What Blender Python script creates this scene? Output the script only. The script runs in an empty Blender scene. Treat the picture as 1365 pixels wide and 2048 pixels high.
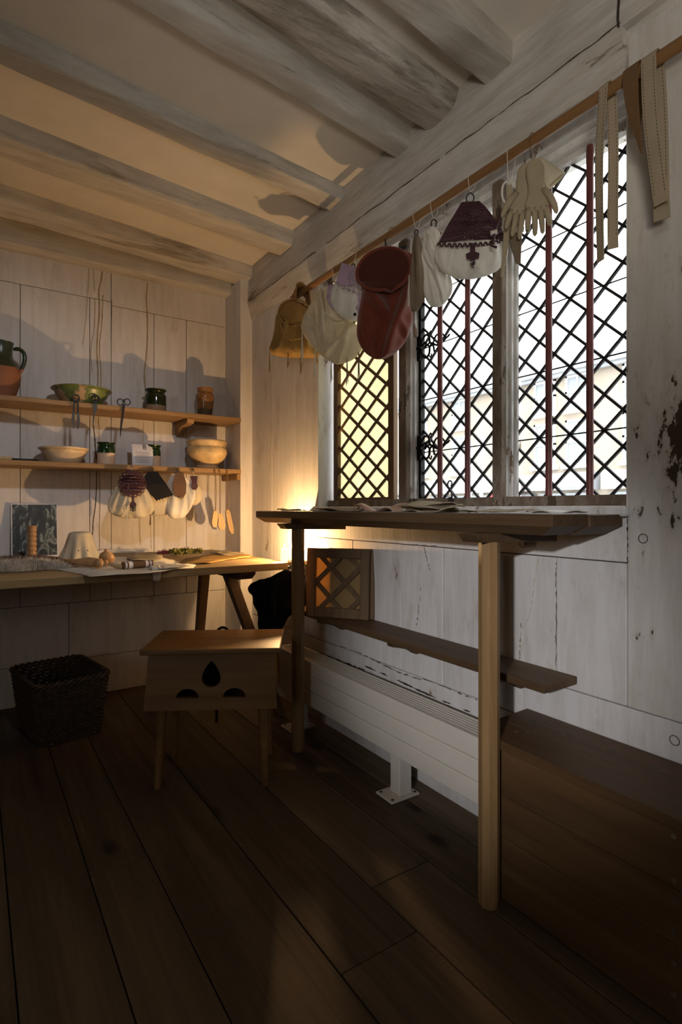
import bpy, bmesh, math, random
from mathutils import Vector, Matrix, noise
from mathutils.geometry import tessellate_polygon
rnd = random.Random(7)
R = math.radians
sin, cos, pi = math.sin, math.cos, math.pi
scene = bpy.context.scene
col = scene.collection

# ------------------------------------------------------------------ camera
YAW, FPX, HZ, EYE = R(33.8), 1100.0, 1016.0, 1.0
cam = bpy.data.cameras.new('camera')
cam.sensor_fit = 'AUTO'; cam.sensor_width = 36.0
cam.lens = FPX / 2048 * 36.0
cam.shift_y = (HZ - 1024.0) / 2048
cam.clip_start = 0.02
camo = bpy.data.objects.new('camera', cam); col.objects.link(camo)
camo.location = (0, 0, EYE); camo.rotation_euler = (pi / 2, 0, -YAW)
scene.camera = camo
# ------------------------------------------------------------------ sky
W = bpy.data.worlds.new('overcast_sky'); scene.world = W; W.use_nodes = True
bg = W.node_tree.nodes['Background']
bg.inputs['Color'].default_value = (0.96, 0.98, 1.0, 1); bg.inputs['Strength'].default_value = 4.5
# ------------------------------------------------------------------ lights out of view: opposite window daylight and added spots
def lamp(kind, name, loc, aim, energy, color, **kw):
    d = bpy.data.lights.new(name, kind); d.energy = energy; d.color = color
    for k, v in kw.items(): setattr(d, k, v)
    o = bpy.data.objects.new(name, d); col.objects.link(o); o.location = loc
    o.rotation_euler = (Vector(aim)-Vector(loc)).to_track_quat('-Z', 'Y').to_euler(); return o
# soft daylight by the small window of the opposite wall
lamp('AREA', 'opposite_window_daylight', (-2.55, -1.35, 1.62), (1.3, 1.2, 1.3), 8, (1.0, .96, .90), shape='RECTANGLE', size=.62, size_y=.72)
# added fill spot, no fixture: stands in for bounce onto joists and plate
lamp('SPOT', 'joist_fill', (-.7, -.8, 1.0), (1.12, .95, 2.40), 85, (1.0, .93, .82), spot_size=R(56), spot_blend=1.0, shadow_soft_size=.2)
# added spots, no fixtures built; cones narrowed to keep floor and stool dark
lamp('SPOT', 'spot_on_window_wall', (-2.2, -1.15, 1.70), (1.36, 1.22, .58), 300, (.96, .95, .98), spot_size=R(18.5), spot_blend=.9, shadow_soft_size=.06)  # stands in for daylight from the opposite window
lamp('SPOT', 'spot_on_back_wall', (.45, .45, 2.22), (.28, 3.2, 1.12), 52, (.96, .95, 1.0), spot_size=R(52), spot_blend=1.0, shadow_soft_size=.07)
# ------------------------------------------------------------------ view
scene.view_settings.view_transform = 'Standard'; scene.view_settings.look = 'None'
scene.view_settings.exposure = 0.0; scene.view_settings.gamma = 1.0
scene.view_settings.use_curve_mapping = False
scene.cycles.use_denoising = True
scene.cycles.max_bounces = 7; scene.cycles.transparent_max_bounces = 16; scene.cycles.diffuse_bounces = 4; scene.cycles.glossy_bounces = 2
scene.cycles.sample_clamp_indirect = 6.0
CANDLE_W = 21.0

# ------------------------------------------------------------------ measuring helpers (photograph pixel -> point on a plane of the room)
def ray(px, py):
    u = (px - 682.5) / FPX; v = (HZ - py) / FPX
    return Vector((sin(YAW) + u * cos(YAW), cos(YAW) - u * sin(YAW), v))
def onX(px, py, X):
    d = ray(px, py); return Vector((0, 0, EYE)) + d * (X / d.x)
def onY(px, py, Y):
    d = ray(px, py); return Vector((0, 0, EYE)) + d * (Y / d.y)
def onZ(px, py, Z):
    d = ray(px, py); return Vector((0, 0, EYE)) + d * ((Z - EYE) / d.z)

# ------------------------------------------------------------------ mesh helpers
class MB:
    def __init__(s): s.v = []; s.f = []
    def add(s, vs, fs):
        b = len(s.v); s.v += [Vector(p) for p in vs]; s.f += [tuple(i + b for i in f) for f in fs]; return s
    def box(s, a, b, M=None):
        x0, y0, z0 = a; x1, y1, z1 = b
        vs = [(x0,y0,z0),(x1,y0,z0),(x1,y1,z0),(x0,y1,z0),(x0,y0,z1),(x1,y0,z1),(x1,y1,z1),(x0,y1,z1)]
        if M: vs = [M @ Vector(p) for p in vs]
        return s.add(vs, [(3,2,1,0),(4,5,6,7),(0,1,5,4),(1,2,6,5),(2,3,7,6),(3,0,4,7)])
    def tube(s, path, rad, n=8, closed=False, flat=1.0, up=None):
        path = [Vector(p) for p in path]; m = len(path)
        if not hasattr(rad, '__len__'): rad = [rad] * m
        vs = []; prev = None
        for i, p in enumerate(path):
            a = path[(i - 1) % m] if (closed or i > 0) else path[i]
            b = path[(i + 1) % m] if (closed or i < m - 1) else path[i]
            t = (b - a).normalized()
            if prev is None:
                r = Vector(up) if up else (Vector((0, 0, 1)) if abs(t.z) < .9 else Vector((1, 0, 0)))
                n1 = (r - t * r.dot(t)).normalized()
            else:
                n1 = (prev - t * prev.dot(t)).normalized()
            prev = n1; n2 = t.cross(n1)
            for k in range(n):
                th = 2 * pi * k / n
                vs.append(p + (n1 * cos(th) + n2 * sin(th) * flat) * rad[i])
        fs = []
        for i in range(m if closed else m - 1):
            j = (i + 1) % m
            for k in range(n):
                fs.append((i*n+k, i*n+(k+1)%n, j*n+(k+1)%n, j*n+k))
        if not closed:
            fs.append(tuple(range(n-1, -1, -1))); fs.append(tuple((m-1)*n+k for k in range(n)))
        return s.add(vs, fs)
    def lathe(s, prof, n=40, c=(0,0,0), fn=None):
        vs = []
        for r, z in prof:
            for k in range(n):
                th = 2*pi*k/n; rr = r if fn is None else fn(r, z, th)
                vs.append((c[0]+rr*cos(th), c[1]+rr*sin(th), c[2]+z))
        fs = []
        for i in range(len(prof)-1):
            for k in range(n): fs.append((i*n+k, i*n+(k+1)%n, (i+1)*n+(k+1)%n, (i+1)*n+k))
        if prof[0][0] > 1e-6: fs.append(tuple(range(n-1, -1, -1)))
        if prof[-1][0] > 1e-6: fs.append(tuple((len(prof)-1)*n+k for k in range(n)))
        return s.add(vs, fs)
    def slab(s, outer, holes=(), th=.01, to=None):
        """2-D outline with holes extruded; to(x, y, w) -> point, w from 0 (front) to 1 (back)"""
        loops = [list(outer)] + [list(h) for h in holes]
        tri = tessellate_polygon([[Vector((x, y, 0)) for x, y in l] for l in loops])
        pts = [p for l in loops for p in l]; N = len(pts)
        if to is None: to = lambda x, y, w: (x, w * th, y)
        vs = [to(x, y, 0) for x, y in pts] + [to(x, y, 1) for x, y in pts]
        fs = []
        for t in tri:
            a, b, c = [pts[i] for i in t]
            if (b[0]-a[0])*(c[1]-a[1])-(b[1]-a[1])*(c[0]-a[0]) < 0: t = (t[0], t[2], t[1])
            fs.append(tuple(t)); fs.append(tuple(i+N for i in reversed(t)))
        o = 0
        for l in loops:
            m = len(l)
            for i in range(m):
                j = (i+1) % m; fs.append((o+i, o+i+N, o+j+N, o+j))
            o += m
        return s.add(vs, fs)
    def grid(s, P, closed_u=False):
        m, n = len(P), len(P[0]); vs = [p for r in P for p in r]; fs = []
        for i in range(m-1):
            for k in range(n if closed_u else n-1):
                fs.append((i*n+k, i*n+(k+1)%n, (i+1)*n+(k+1)%n, (i+1)*n+k))
        return s.add(vs, fs)
    def ribbon(s, path, wdir, width, th):
        path = [Vector(p) for p in path]; m = len(path); vs = []
        if not hasattr(width, '__len__'): width = [width]*m
        for i, p in enumerate(path):
            w = Vector(wdir[i] if isinstance(wdir, list) else wdir).normalized()
            t = (path[min(i+1, m-1)]-path[max(i-1, 0)]).normalized(); nn = t.cross(w).normalized()
            h = width[i]/2
            vs += [p-w*h-nn*th/2, p+w*h-nn*th/2, p+w*h+nn*th/2, p-w*h+nn*th/2]
        fs = [(0,1,2,3), tuple((m-1)*4+k for k in (3,2,1,0))]
        for i in range(m-1):
            for k in range(4): fs.append((i*4+k, (i+1)*4+k, (i+1)*4+(k+1)%4, i*4+(k+1)%4))
        return s.add(vs, fs)
    def jitter(s, amp, k=8.0, seed=0.0):
        for p in s.v:
            d = noise.noise_vector(p * k + Vector((seed, seed*1.7, -seed))); p += d * amp
        return s
    def build(s, name, mat, parent=None, smooth=False, bevel=0, sub=0, solid=0):
        me = bpy.data.meshes.new(name)
        off = parent['_o'] if (parent is not None and '_o' in parent) else None
        vs = s.v if off is None else [p - Vector(off) for p in s.v]
        me.from_pydata([tuple(p) for p in vs], [], s.f); me.update()
        bm = bmesh.new(); bm.from_mesh(me)
        bmesh.ops.remove_doubles(bm, verts=bm.verts, dist=1e-6)
        bmesh.ops.recalc_face_normals(bm, faces=bm.faces); bm.to_mesh(me); bm.free()
        me.materials.append(mat)
        if smooth:
            me.polygons.foreach_set('use_smooth', [True]*len(me.polygons))
            try: me.set_sharp_from_angle(angle=R(smooth if smooth > 1 else 40))
            except Exception: pass
        o = bpy.data.objects.new(name, me); col.objects.link(o)
        if parent is not None: o.parent = parent
        if solid:
            m = o.modifiers.new('thick', 'SOLIDIFY'); m.thickness = solid; m.offset = 0
        if bevel:
            m = o.modifiers.new('bevel', 'BEVEL'); m.width = bevel; m.segments = 2; m.limit_method = 'ANGLE'; m.angle_limit = R(50)
        if sub:
            m = o.modifiers.new('sub', 'SUBSURF'); m.levels = sub; m.render_levels = sub
        return o

def tag(o, label, cat, group=None, kind=None):
    o['label'] = label; o['category'] = cat
    if group: o['group'] = group
    if kind: o['kind'] = kind
    return o
def thing(name, loc, label, cat, group=None, rz=0.0, local=False, kind=None):
    o = bpy.data.objects.new(name, None); col.objects.link(o)
    o.empty_display_size = .05
    o.location = loc; o.rotation_euler = (0, 0, rz)
    if not local: o['_o'] = tuple(loc)       # parts are then given in room coordinates
    return tag(o, label, cat, group, kind)
def cleanup():
    for o in bpy.data.objects:
        if '_o' in o: del o['_o']
def sub_of(o, root):
    """lets a part that has sub-parts take room coordinates as its thing does"""
    if '_o' in root: o['_o'] = tuple(root['_o'])
    return o
def circle(cx, cy, r, n=12, ry=None):
    return [(cx + r*cos(2*pi*k/n), cy + (ry or r)*sin(2*pi*k/n)) for k in range(n)]
def arc(c, r, a0, a1, n=12, plane='xz', ry=None):
    out = []
    for k in range(n+1):
        a = R(a0 + (a1-a0)*k/n); u, v = r*cos(a), (ry or r)*sin(a)
        out.append(Vector(c) + (Vector((u,0,v)) if plane == 'xz' else Vector((u,v,0)) if plane == 'xy' else Vector((0,u,v))))
    return out
def catmull(keys, m):
    """smooth resampling of a list of tuples"""
    n = len(keys); out = []
    for i in range(m+1):
        t = i/m*(n-1); k = min(int(t), n-2); f = t-k
        p0, p1, p2, p3 = keys[max(k-1,0)], keys[k], keys[k+1], keys[min(k+2,n-1)]
        out.append(tuple(.5*((2*b)+(c-a)*f+(2*a-5*b+4*c-d)*f*f+(3*b-a-3*c+d)*f**3) for a,b,c,d in zip(p0,p1,p2,p3)))
    return out
def clip_rect(poly, x0, x1, y0, y1):
    def cl(ps, inside, inter):
        out = []
        for i in range(len(ps)):
            a, b = ps[i-1], ps[i]
            if inside(b):
                if not inside(a): out.append(inter(a, b))
                out.append(b)
            elif inside(a): out.append(inter(a, b))
        return out
    def ix(x): return lambda a, b: (x, a[1]+(b[1]-a[1])*(x-a[0])/(b[0]-a[0]))
    def iy(y): return lambda a, b: (a[0]+(b[0]-a[0])*(y-a[1])/(b[1]-a[1]), y)
    for ins, it in ((lambda p: p[0] >= x0, ix(x0)), (lambda p: p[0] <= x1, ix(x1)), (lambda p: p[1] >= y0, iy(y0)), (lambda p: p[1] <= y1, iy(y1))):
        poly = cl(poly, ins, it)
        if len(poly) < 3: return []
    return poly
def area2(p): return abs(sum(p[i-1][0]*p[i][1]-p[i][0]*p[i-1][1] for i in range(len(p))))/2

# ------------------------------------------------------------------ materials (procedural)
def mk(name):
    m = bpy.data.materials.new(name); m.use_nodes = True
    nt = m.node_tree; return m, nt, nt.nodes['Principled BSDF']
def N(nt, t, **kw):
    n = nt.nodes.new(t)
    for k, v in kw.items():
        if k in n.inputs: n.inputs[k].default_value = v
        else: setattr(n, k, v)
    return n
def L(nt, a, b): nt.links.new(a, b)
def c4(c): return (c[0], c[1], c[2], 1)
def coords(nt, scale=(1,1,1), vary=True):
    tc = N(nt, 'ShaderNodeTexCoord'); mp = N(nt, 'ShaderNodeMapping'); mp.inputs['Scale'].default_value = scale
    if vary:
        oi = N(nt, 'ShaderNodeObjectInfo'); mu = N(nt, 'ShaderNodeMath', operation='MULTIPLY'); mu.inputs[1].default_value = 37.0
        L(nt, oi.outputs['Random'], mu.inputs[0])
        ad = N(nt, 'ShaderNodeVectorMath', operation='ADD'); L(nt, tc.outputs['Object'], ad.inputs[0]); L(nt, mu.outputs[0], ad.inputs[1])
        L(nt, ad.outputs[0], mp.inputs['Vector'])
    else: L(nt, tc.outputs['Object'], mp.inputs['Vector'])
    return mp.outputs[0]
def ramp(nt, src, stops):
    r = N(nt, 'ShaderNodeValToRGB'); e = r.color_ramp.elements
    while len(e) < len(stops): e.new(.5)
    for q, (p, c) in zip(e, stops): q.position = p; q.color = c4(c)
    L(nt, src, r.inputs[0]); return r.outputs[0]
def mixc(nt, fac, a, b, mode='MIX'):
    m = N(nt, 'ShaderNodeMix', data_type='RGBA', blend_type=mode)
    if isinstance(fac, (int, float)): m.inputs[0].default_value = fac
    else: L(nt, fac, m.inputs[0])
    for k, s in ((6, a), (7, b)):
        if isinstance(s, tuple): m.inputs[k].default_value = c4(s)
        else: L(nt, s, m.inputs[k])
    return m.outputs[2]
def bump(nt, bsdf, h, strength, dist=.004):
    b = N(nt, 'ShaderNodeBump', Strength=strength, Distance=dist); L(nt, h, b.inputs['Height']); L(nt, b.outputs[0], bsdf.inputs['Normal'])
def wood(name, dark, light, axis=1, rough=.62, grain=1.0, bmp=.35, knots=False, tint=.25, spec=.3):
    m, nt, b = mk(name)
    sc = [30*grain]*3; sc[axis] = 1.6*grain
    v = coords(nt, sc); n1 = N(nt, 'ShaderNodeTexNoise', Scale=1.0, Detail=7.0, Roughness=.65, Distortion=.6); L(nt, v, n1.inputs['Vector'])
    sc2 = [5.0]*3; sc2[axis] = .7
    v2 = coords(nt, sc2); n2 = N(nt, 'ShaderNodeTexNoise', Scale=1.0, Detail=3.0, Roughness=.5, Distortion=1.2); L(nt, v2, n2.inputs['Vector'])
    c = ramp(nt, n1.outputs['Fac'], [(.28, dark), (.72, light)])
    mid = tuple((a+q)/2*.8 for a, q in zip(dark, light))
    f2 = N(nt, 'ShaderNodeMapRange'); f2.inputs[1].default_value = .45; f2.inputs[2].default_value = .75; f2.inputs[4].default_value = .7
    L(nt, n2.outputs['Fac'], f2.inputs[0]); c = mixc(nt, f2.outputs[0], c, tuple(x*.75 for x in mid))
    if knots:
        v3 = coords(nt, tuple(4.2 if i != axis else 2.2 for i in range(3)))
        vo = N(nt, 'ShaderNodeTexVoronoi', Scale=1.0); L(nt, v3, vo.inputs['Vector'])
        k = ramp(nt, vo.outputs['Distance'], [(.0, (1,1,1)), (.06, (.75,.75,.75)), (.13, (0,0,0))])
        c = mixc(nt, k, c, tuple(x*.35 for x in dark))
    oi = N(nt, 'ShaderNodeObjectInfo'); mr = N(nt, 'ShaderNodeMapRange'); mr.inputs[3].default_value = 1-tint; mr.inputs[4].default_value = 1+tint*.6
    L(nt, oi.outputs['Random'], mr.inputs[0])
    c = mixc(nt, 1.0, c, mr.outputs[0], 'MULTIPLY')
    L(nt, c, b.inputs['Base Color']); b.inputs['Roughness'].default_value = rough; b.inputs['Specular IOR Level'].default_value = spec
    bump(nt, b, n1.outputs['Fac'], bmp, .003); return m
def paint(name, base, under, wear=.5, axis=2, rough=.75, patch=None, tone=.10, bmp=.4, dirt=(.42,.36,.29), streak=3.5, edge=.012, fs=9.0, gc=.84):
    """limewash over timber: brush grain, grubby patches, flakes down to the wood"""
    m, nt, b = mk(name)
    sc = [26.0]*3; sc[axis] = 3.0
    v = coords(nt, sc); g = N(nt, 'ShaderNodeTexNoise', Scale=1.0, Detail=8.0, Roughness=.7); L(nt, v, g.inputs['Vector'])
    v2 = coords(nt, (2.6,2.6,2.6)); n2 = N(nt, 'ShaderNodeTexNoise', Scale=1.0, Detail=5.0, Roughness=.6); L(nt, v2, n2.inputs['Vector'])
    c = ramp(nt, n2.outputs['Fac'], [(.3, tuple(x*(1-tone) for x in base)), (.7, base)])
    v3 = coords(nt, tuple(fs if i != axis else streak for i in range(3)))
    n3 = N(nt, 'ShaderNodeTexNoise', Scale=1.0, Detail=9.0, Roughness=.72); L(nt, v3, n3.inputs['Vector'])
    th = .72 - wear*.27
    src = n3.outputs['Fac']
    if patch:
        tc = N(nt, 'ShaderNodeTexCoord'); pts = None
        for (pc, ps, amt) in patch:
            d = N(nt, 'ShaderNodeVectorMath', operation='SUBTRACT'); L(nt, tc.outputs['Object'], d.inputs[0]); d.inputs[1].default_value = pc
            d2 = N(nt, 'ShaderNodeVectorMath', operation='DIVIDE'); L(nt, d.outputs[0], d2.inputs[0]); d2.inputs[1].default_value = ps
            ln = N(nt, 'ShaderNodeVectorMath', operation='LENGTH'); L(nt, d2.outputs[0], ln.inputs[0])
            mr = N(nt, 'ShaderNodeMapRange', interpolation_type='SMOOTHSTEP'); mr.inputs[1].default_value = 0; mr.inputs[2].default_value = 1; mr.inputs[3].default_value = amt; mr.inputs[4].default_value = 0
            L(nt, ln.outputs['Value'], mr.inputs[0])
            a = N(nt, 'ShaderNodeMath', operation='ADD'); L(nt, src, a.inputs[0]); L(nt, mr.outputs[0], a.inputs[1]); src = a.outputs[0]
    fl = ramp(nt, src, [(max(th-.10, 0), (0,0,0)), (min(th-.03, .96), (.22,.22,.22)), (min(th, .98), (.3,.3,.3)), (min(th+edge, 1), (1,1,1))])
    gr = ramp(nt, g.outputs['Fac'], [(.30, (gc, gc*.975, gc*.93)), (.58, (1,1,1))])
    c = mixc(nt, 1.0, c, gr, 'MULTIPLY')
    f3 = N(nt, 'ShaderNodeSeparateColor'); L(nt, fl, f3.inputs[0])
    lo = N(nt, 'ShaderNodeMapRange'); lo.inputs[1].default_value = 0; lo.inputs[2].default_value = .3; L(nt, f3.outputs[0], lo.inputs[0])
    sm = N(nt, 'ShaderNodeMath', operation='MULTIPLY'); sm.inputs[1].default_value = .45; L(nt, lo.outputs[0], sm.inputs[0])
    hi = N(nt, 'ShaderNodeMapRange'); hi.inputs[1].default_value = .3; hi.inputs[2].default_value = 1; L(nt, f3.outputs[0], hi.inputs[0])
    c = mixc(nt, sm.outputs[0], c, dirt); c = mixc(nt, hi.outputs[0], c, under)
    L(nt, c, b.inputs['Base Color']); b.inputs['Roughness'].default_value = rough; b.inputs['Specular IOR Level'].default_value = .2
    hh = N(nt, 'ShaderNodeMath', operation='MULTIPLY_ADD'); hh.inputs[1].default_value = -1.5; L(nt, hi.outputs[0], hh.inputs[0]); L(nt, g.outputs['Fac'], hh.inputs[2])
    bump(nt, b, hh.outputs[0], bmp, .004); return m
def cloth(name, c, trans=.0, rough=.8, bmp=.25, scale=90, spec=.2, mottle=.15, sheen=.0):
    m, nt, b = mk(name)
    v = coords(nt, (1,1,1)); n1 = N(nt, 'ShaderNodeTexNoise', Scale=float(scale), Detail=4.0); L(nt, v, n1.inputs['Vector'])
    n2 = N(nt, 'ShaderNodeTexNoise', Scale=9.0, Detail=4.0, Roughness=.6); L(nt, v, n2.inputs['Vector'])
    cc = ramp(nt, n2.outputs['Fac'], [(.3, tuple(x*(1-mottle) for x in c)), (.7, tuple(min(1, x*(1+mottle*.4)) for x in c))])
    L(nt, cc, b.inputs['Base Color']); b.inputs['Roughness'].default_value = rough; b.inputs['Specular IOR Level'].default_value = spec
    if sheen: b.inputs['Sheen Weight'].default_value = sheen
    bump(nt, b, n1.outputs['Fac'], bmp, .002)
    if trans:
        t = N(nt, 'ShaderNodeBsdfTranslucent'); L(nt, cc, t.inputs['Color'])
        mx = N(nt, 'ShaderNodeMixShader'); mx.inputs[0].default_value = trans
        L(nt, b.outputs[0], mx.inputs[1]); L(nt, t.outputs[0], mx.inputs[2]); L(nt, mx.outputs[0], nt.nodes['Material Output'].inputs[0])
    return m
def plain(name, c, rough=.5, metal=0, spec=.5, noisy=.15, nscale=20, bmp=.1, coat=0):
    m, nt, b = mk(name)
    v = coords(nt, (1,1,1)); n = N(nt, 'ShaderNodeTexNoise', Scale=float(nscale), Detail=5.0); L(nt, v, n.inputs['Vector'])
    cc = ramp(nt, n.outputs['Fac'], [(.3, tuple(x*(1-noisy) for x in c)), (.7, tuple(min(1, x*(1+noisy*.5)) for x in c))])
    L(nt, cc, b.inputs['Base Color']); b.inputs['Roughness'].default_value = rough; b.inputs['Metallic'].default_value = metal
    b.inputs['Specular IOR Level'].default_value = spec; b.inputs['Coat Weight'].default_value = coat
    if bmp: bump(nt, b, n.outputs['Fac'], bmp, .002)
    return m
def glaze(name, top, clay, zsplit, wob=.012, blot=0, rough=.12):
    """pottery: glaze above a wandering line, bare clay below"""
    m, nt, b = mk(name)
    tc = N(nt, 'ShaderNodeTexCoord'); sp = N(nt, 'ShaderNodeSeparateXYZ'); L(nt, tc.outputs['Object'], sp.inputs[0])
    n = N(nt, 'ShaderNodeTexNoise', Scale=28.0, Detail=3.0); L(nt, tc.outputs['Object'], n.inputs['Vector'])
    a = N(nt, 'ShaderNodeMath', operation='MULTIPLY_ADD'); a.inputs[1].default_value = wob*2; L(nt, n.outputs['Fac'], a.inputs[0]); L(nt, sp.outputs[2], a.inputs[2])
    mr = N(nt, 'ShaderNodeMapRange'); mr.inputs[1].default_value = zsplit+wob-.002; mr.inputs[2].default_value = zsplit+wob+.002; L(nt, a.outputs[0], mr.inputs[0])
    f = mr.outputs[0]
    n2 = N(nt, 'ShaderNodeTexNoise', Scale=11.0, Detail=3.0); L(nt, tc.outputs['Object'], n2.inputs['Vector'])
    if blot:
        r2 = ramp(nt, n2.outputs['Fac'], [(blot-.02, (0,0,0)), (blot+.02, (1,1,1))]); se = N(nt, 'ShaderNodeSeparateColor'); L(nt, r2, se.inputs[0])
        f = se.outputs[0]
    tcx = ramp(nt, n2.outputs['Fac'], [(.35, tuple(x*.7 for x in top)), (.7, tuple(min(1, x*1.5) for x in top))])
    c = mixc(nt, f, clay, tcx); L(nt, c, b.inputs['Base Color'])
    rr = N(nt, 'ShaderNodeMapRange'); rr.inputs[3].default_value = .7; rr.inputs[4].default_value = rough; L(nt, f, rr.inputs[0]); L(nt, rr.outputs[0], b.inputs['Roughness'])
    bump(nt, b, n.outputs['Fac'], .1, .002); return m

UNDER = (.10, .062, .038)
WHITE = (.72, .70, .68)
M = {}
M['wall_back'] = paint('limewash_back', (.74,.70,.67), (.42,.33,.22), wear=.12, rough=.85, tone=.08)
M['wall_side'] = paint('limewash_side', (.72,.69,.67), (.25,.18,.12), wear=.22, rough=.85)
M['wall_flaked'] = paint('limewash_flaked_post', (.66,.62,.58), (.07,.045,.03), wear=.20, rough=.85, fs=30.0, streak=14.0,
    patch=[((1.36,.600,1.16),(.2,.10,.26),.26), ((1.36,.70,1.20),(.2,.09,.20),.075), ((1.36,.66,1.50),(.2,.10,.30),.05), ((1.36,.68,.98),(.2,.11,.14),.05)])
M['beam'] = paint('limewash_beam', (.67,.63,.57), (.30,.25,.18), wear=.40, axis=0, rough=.85, tone=.25, bmp=.8, streak=1.0, edge=.10, gc=.70)
M['beam_worn'] = paint('limewash_beam_worn', (.66,.62,.56), (.17,.135,.085), wear=.78, axis=0, rough=.85, tone=.3, bmp=.9, streak=1.6, edge=.16, gc=.5)
M['plate'] = paint('limewash_plate', (.68,.64,.59), (.25,.19,.13), wear=.34, axis=1, rough=.85, tone=.22, bmp=.8, streak=1.2, edge=.06, gc=.68)
M['plaster'] = cloth('ceiling_plaster', (.74,.68,.60), rough=.95, bmp=.15, scale=60, mottle=.06)
M['gap'] = plain('dark_gap', (.035,.026,.02), rough=.95, noisy=.3)
M['frame_white'] = paint('window_paint_white', (.80,.79,.77), (.22,.15,.09), wear=.42, rough=.6)
M['frame_wood'] = paint('window_bare_wood', (.19,.14,.10), (.10,.07,.045), wear=.6, rough=.75)
M['floor'] = wood('floor_oak', (.060,.041,.024), (.175,.122,.074), axis=1, rough=.6, grain=.8, bmp=.3, knots=True, tint=.28, spec=.2)
M['oak'] = wood('golden_oak', (.20,.115,.045), (.37,.225,.10), axis=2, rough=.5, grain=1.3, tint=.1)
M['oak_y'] = wood('brown_oak', (.065,.037,.017), (.140,.084,.042), axis=1, rough=.55, grain=1.2, tint=.1)
M['oak_x'] = wood('shelf_oak', (.22,.125,.05), (.38,.23,.10), axis=0, rough=.55, grain=1.0, tint=.1)
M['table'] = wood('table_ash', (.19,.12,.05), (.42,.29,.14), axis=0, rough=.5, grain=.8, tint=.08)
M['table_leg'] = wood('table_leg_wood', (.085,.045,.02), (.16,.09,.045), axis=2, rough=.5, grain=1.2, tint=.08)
M['stool'] = wood('stool_pine', (.17,.085,.03), (.29,.16,.06), axis=0, rough=.42, grain=.8, tint=.05)
M['chest'] = wood('chest_elm', (.072,.036,.015), (.150,.083,.036), axis=1, rough=.5, grain=.8, knots=True, tint=.12)
M['rail'] = wood('rail_wood', (.18,.085,.03), (.36,.19,.08), axis=1, rough=.4, grain=1.0, tint=.02)
M['turned'] = wood('turned_wood', (.30,.16,.07), (.45,.26,.12), axis=2, rough=.4, grain=1.0, tint=.05)
M['pale_wood'] = wood('pale_wood', (.45,.30,.14), (.62,.45,.25), axis=2, rough=.5, grain=1.2, tint=.15)
M['lattice'] = wood('lattice_oak', (.10,.055,.022), (.20,.12,.055), axis=2, rough=.5, grain=1.2, tint=.05)
M['iron'] = plain('black_iron', (.02,.018,.017), rough=.5, metal=.6, noisy=.4, bmp=.3)
M['steel'] = plain('worn_steel', (.07,.065,.06), rough=.5, metal=.6, noisy=.4)
M['bright'] = plain('bright_steel', (.55,.54,.52), rough=.25, metal=1)
M['lead'] = plain('lead_came', (.045,.043,.045), rough=.6, metal=.4, noisy=.3)
M['red_bar'] = plain('red_painted_iron', (.20,.055,.05), rough=.45, noisy=.25, nscale=40)
M['radiator'] = plain('radiator_enamel', (.68,.63,.55), rough=.45, noisy=.06, nscale=6)
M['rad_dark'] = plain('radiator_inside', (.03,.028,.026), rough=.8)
M['wax'] = cloth('candle_wax', (.9,.8,.6), trans=.3, rough=.5, bmp=.05)
M['cream'] = cloth('cream_buckskin', (.74,.66,.50), trans=.30, rough=.75, scale=70)
M['white_kid'] = cloth('white_kid_leather', (.82,.78,.70), trans=.25, rough=.5, bmp=.12, spec=.4)
M['tan'] = cloth('tan_leather', (.36,.21,.065), trans=.08, rough=.7, mottle=.25)
M['rosy'] = cloth('rosy_leather', (.42,.26,.19), rough=.6)
M['ochre'] = cloth('ochre_leather', (.30,.16,.05), trans=.03, rough=.65, mottle=.25)
M['red'] = cloth('rust_red_suede', (.165,.036,.018), trans=.03, rough=.85, bmp=.3, scale=140, sheen=.25)
M['red_dark'] = cloth('dark_rust_suede', (.075,.018,.012), rough=.9, bmp=.3, scale=140, sheen=.1)
M['purple'] = cloth('plum_leather', (.055,.018,.026), rough=.55, bmp=.2, spec=.35)
M['lilac'] = cloth('lilac_leather', (.40,.28,.36), rough=.65, trans=.05)
M['black_leather'] = cloth('black_leather', (.010,.009,.011), rough=.65, spec=.15)
M['brown_leather'] = cloth('brown_leather', (.11,.062,.035), rough=.6)
M['grey_leather'] = cloth('grey_brown_leather', (.22,.165,.11), rough=.75, trans=.1)
M['glove'] = cloth('fawn_glove_leather', (.44,.36,.24), trans=.15, rough=.7)
M['strap'] = cloth('stitched_strap', (.40,.32,.22), trans=.05, rough=.75, scale=120)
M['strap_brown'] = cloth('brown_strap', (.17,.095,.045), rough=.6)
M['thread'] = plain('linen_thread', (.62,.56,.46), rough=.8)
M['stitch'] = plain('dark_stitch', (.07,.05,.035), rough=.8)
M['paper'] = cloth('paper', (.78,.76,.80), trans=.15, rough=.8, bmp=.02, mottle=.03)
M['ink'] = plain('ink', (.05,.05,.07), rough=.8)
M['black_cloth'] = cloth('black_wool', (.008,.0075,.009), rough=.95, bmp=.6, scale=60, spec=.08)
M['yarn_pink'] = cloth('pink_wool', (.30,.08,.08), rough=.9)
M['herb'] = cloth('dried_herb', (.16,.15,.04), rough=.8, trans=.1, mottle=.4)
M['wicker'] = plain('dark_willow', (.075,.045,.025), rough=.55, noisy=.5, nscale=45)
M['fur'] = cloth('fur_skin', (.28,.20,.13), rough=.9, mottle=.4)
M['fur_hair_w'] = plain('fur_white', (.85,.80,.74), rough=.7, noisy=.2)
M['fur_hair_b'] = plain('fur_brown', (.24,.15,.085), rough=.7, noisy=.4, nscale=25)
M['stain'] = plain('rust_stain', (.40,.29,.15), rough=.9, noisy=.3, nscale=12)
M['stain_faint'] = plain('faint_stain', (.56,.47,.33), rough=.9, noisy=.2, nscale=12)
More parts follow.
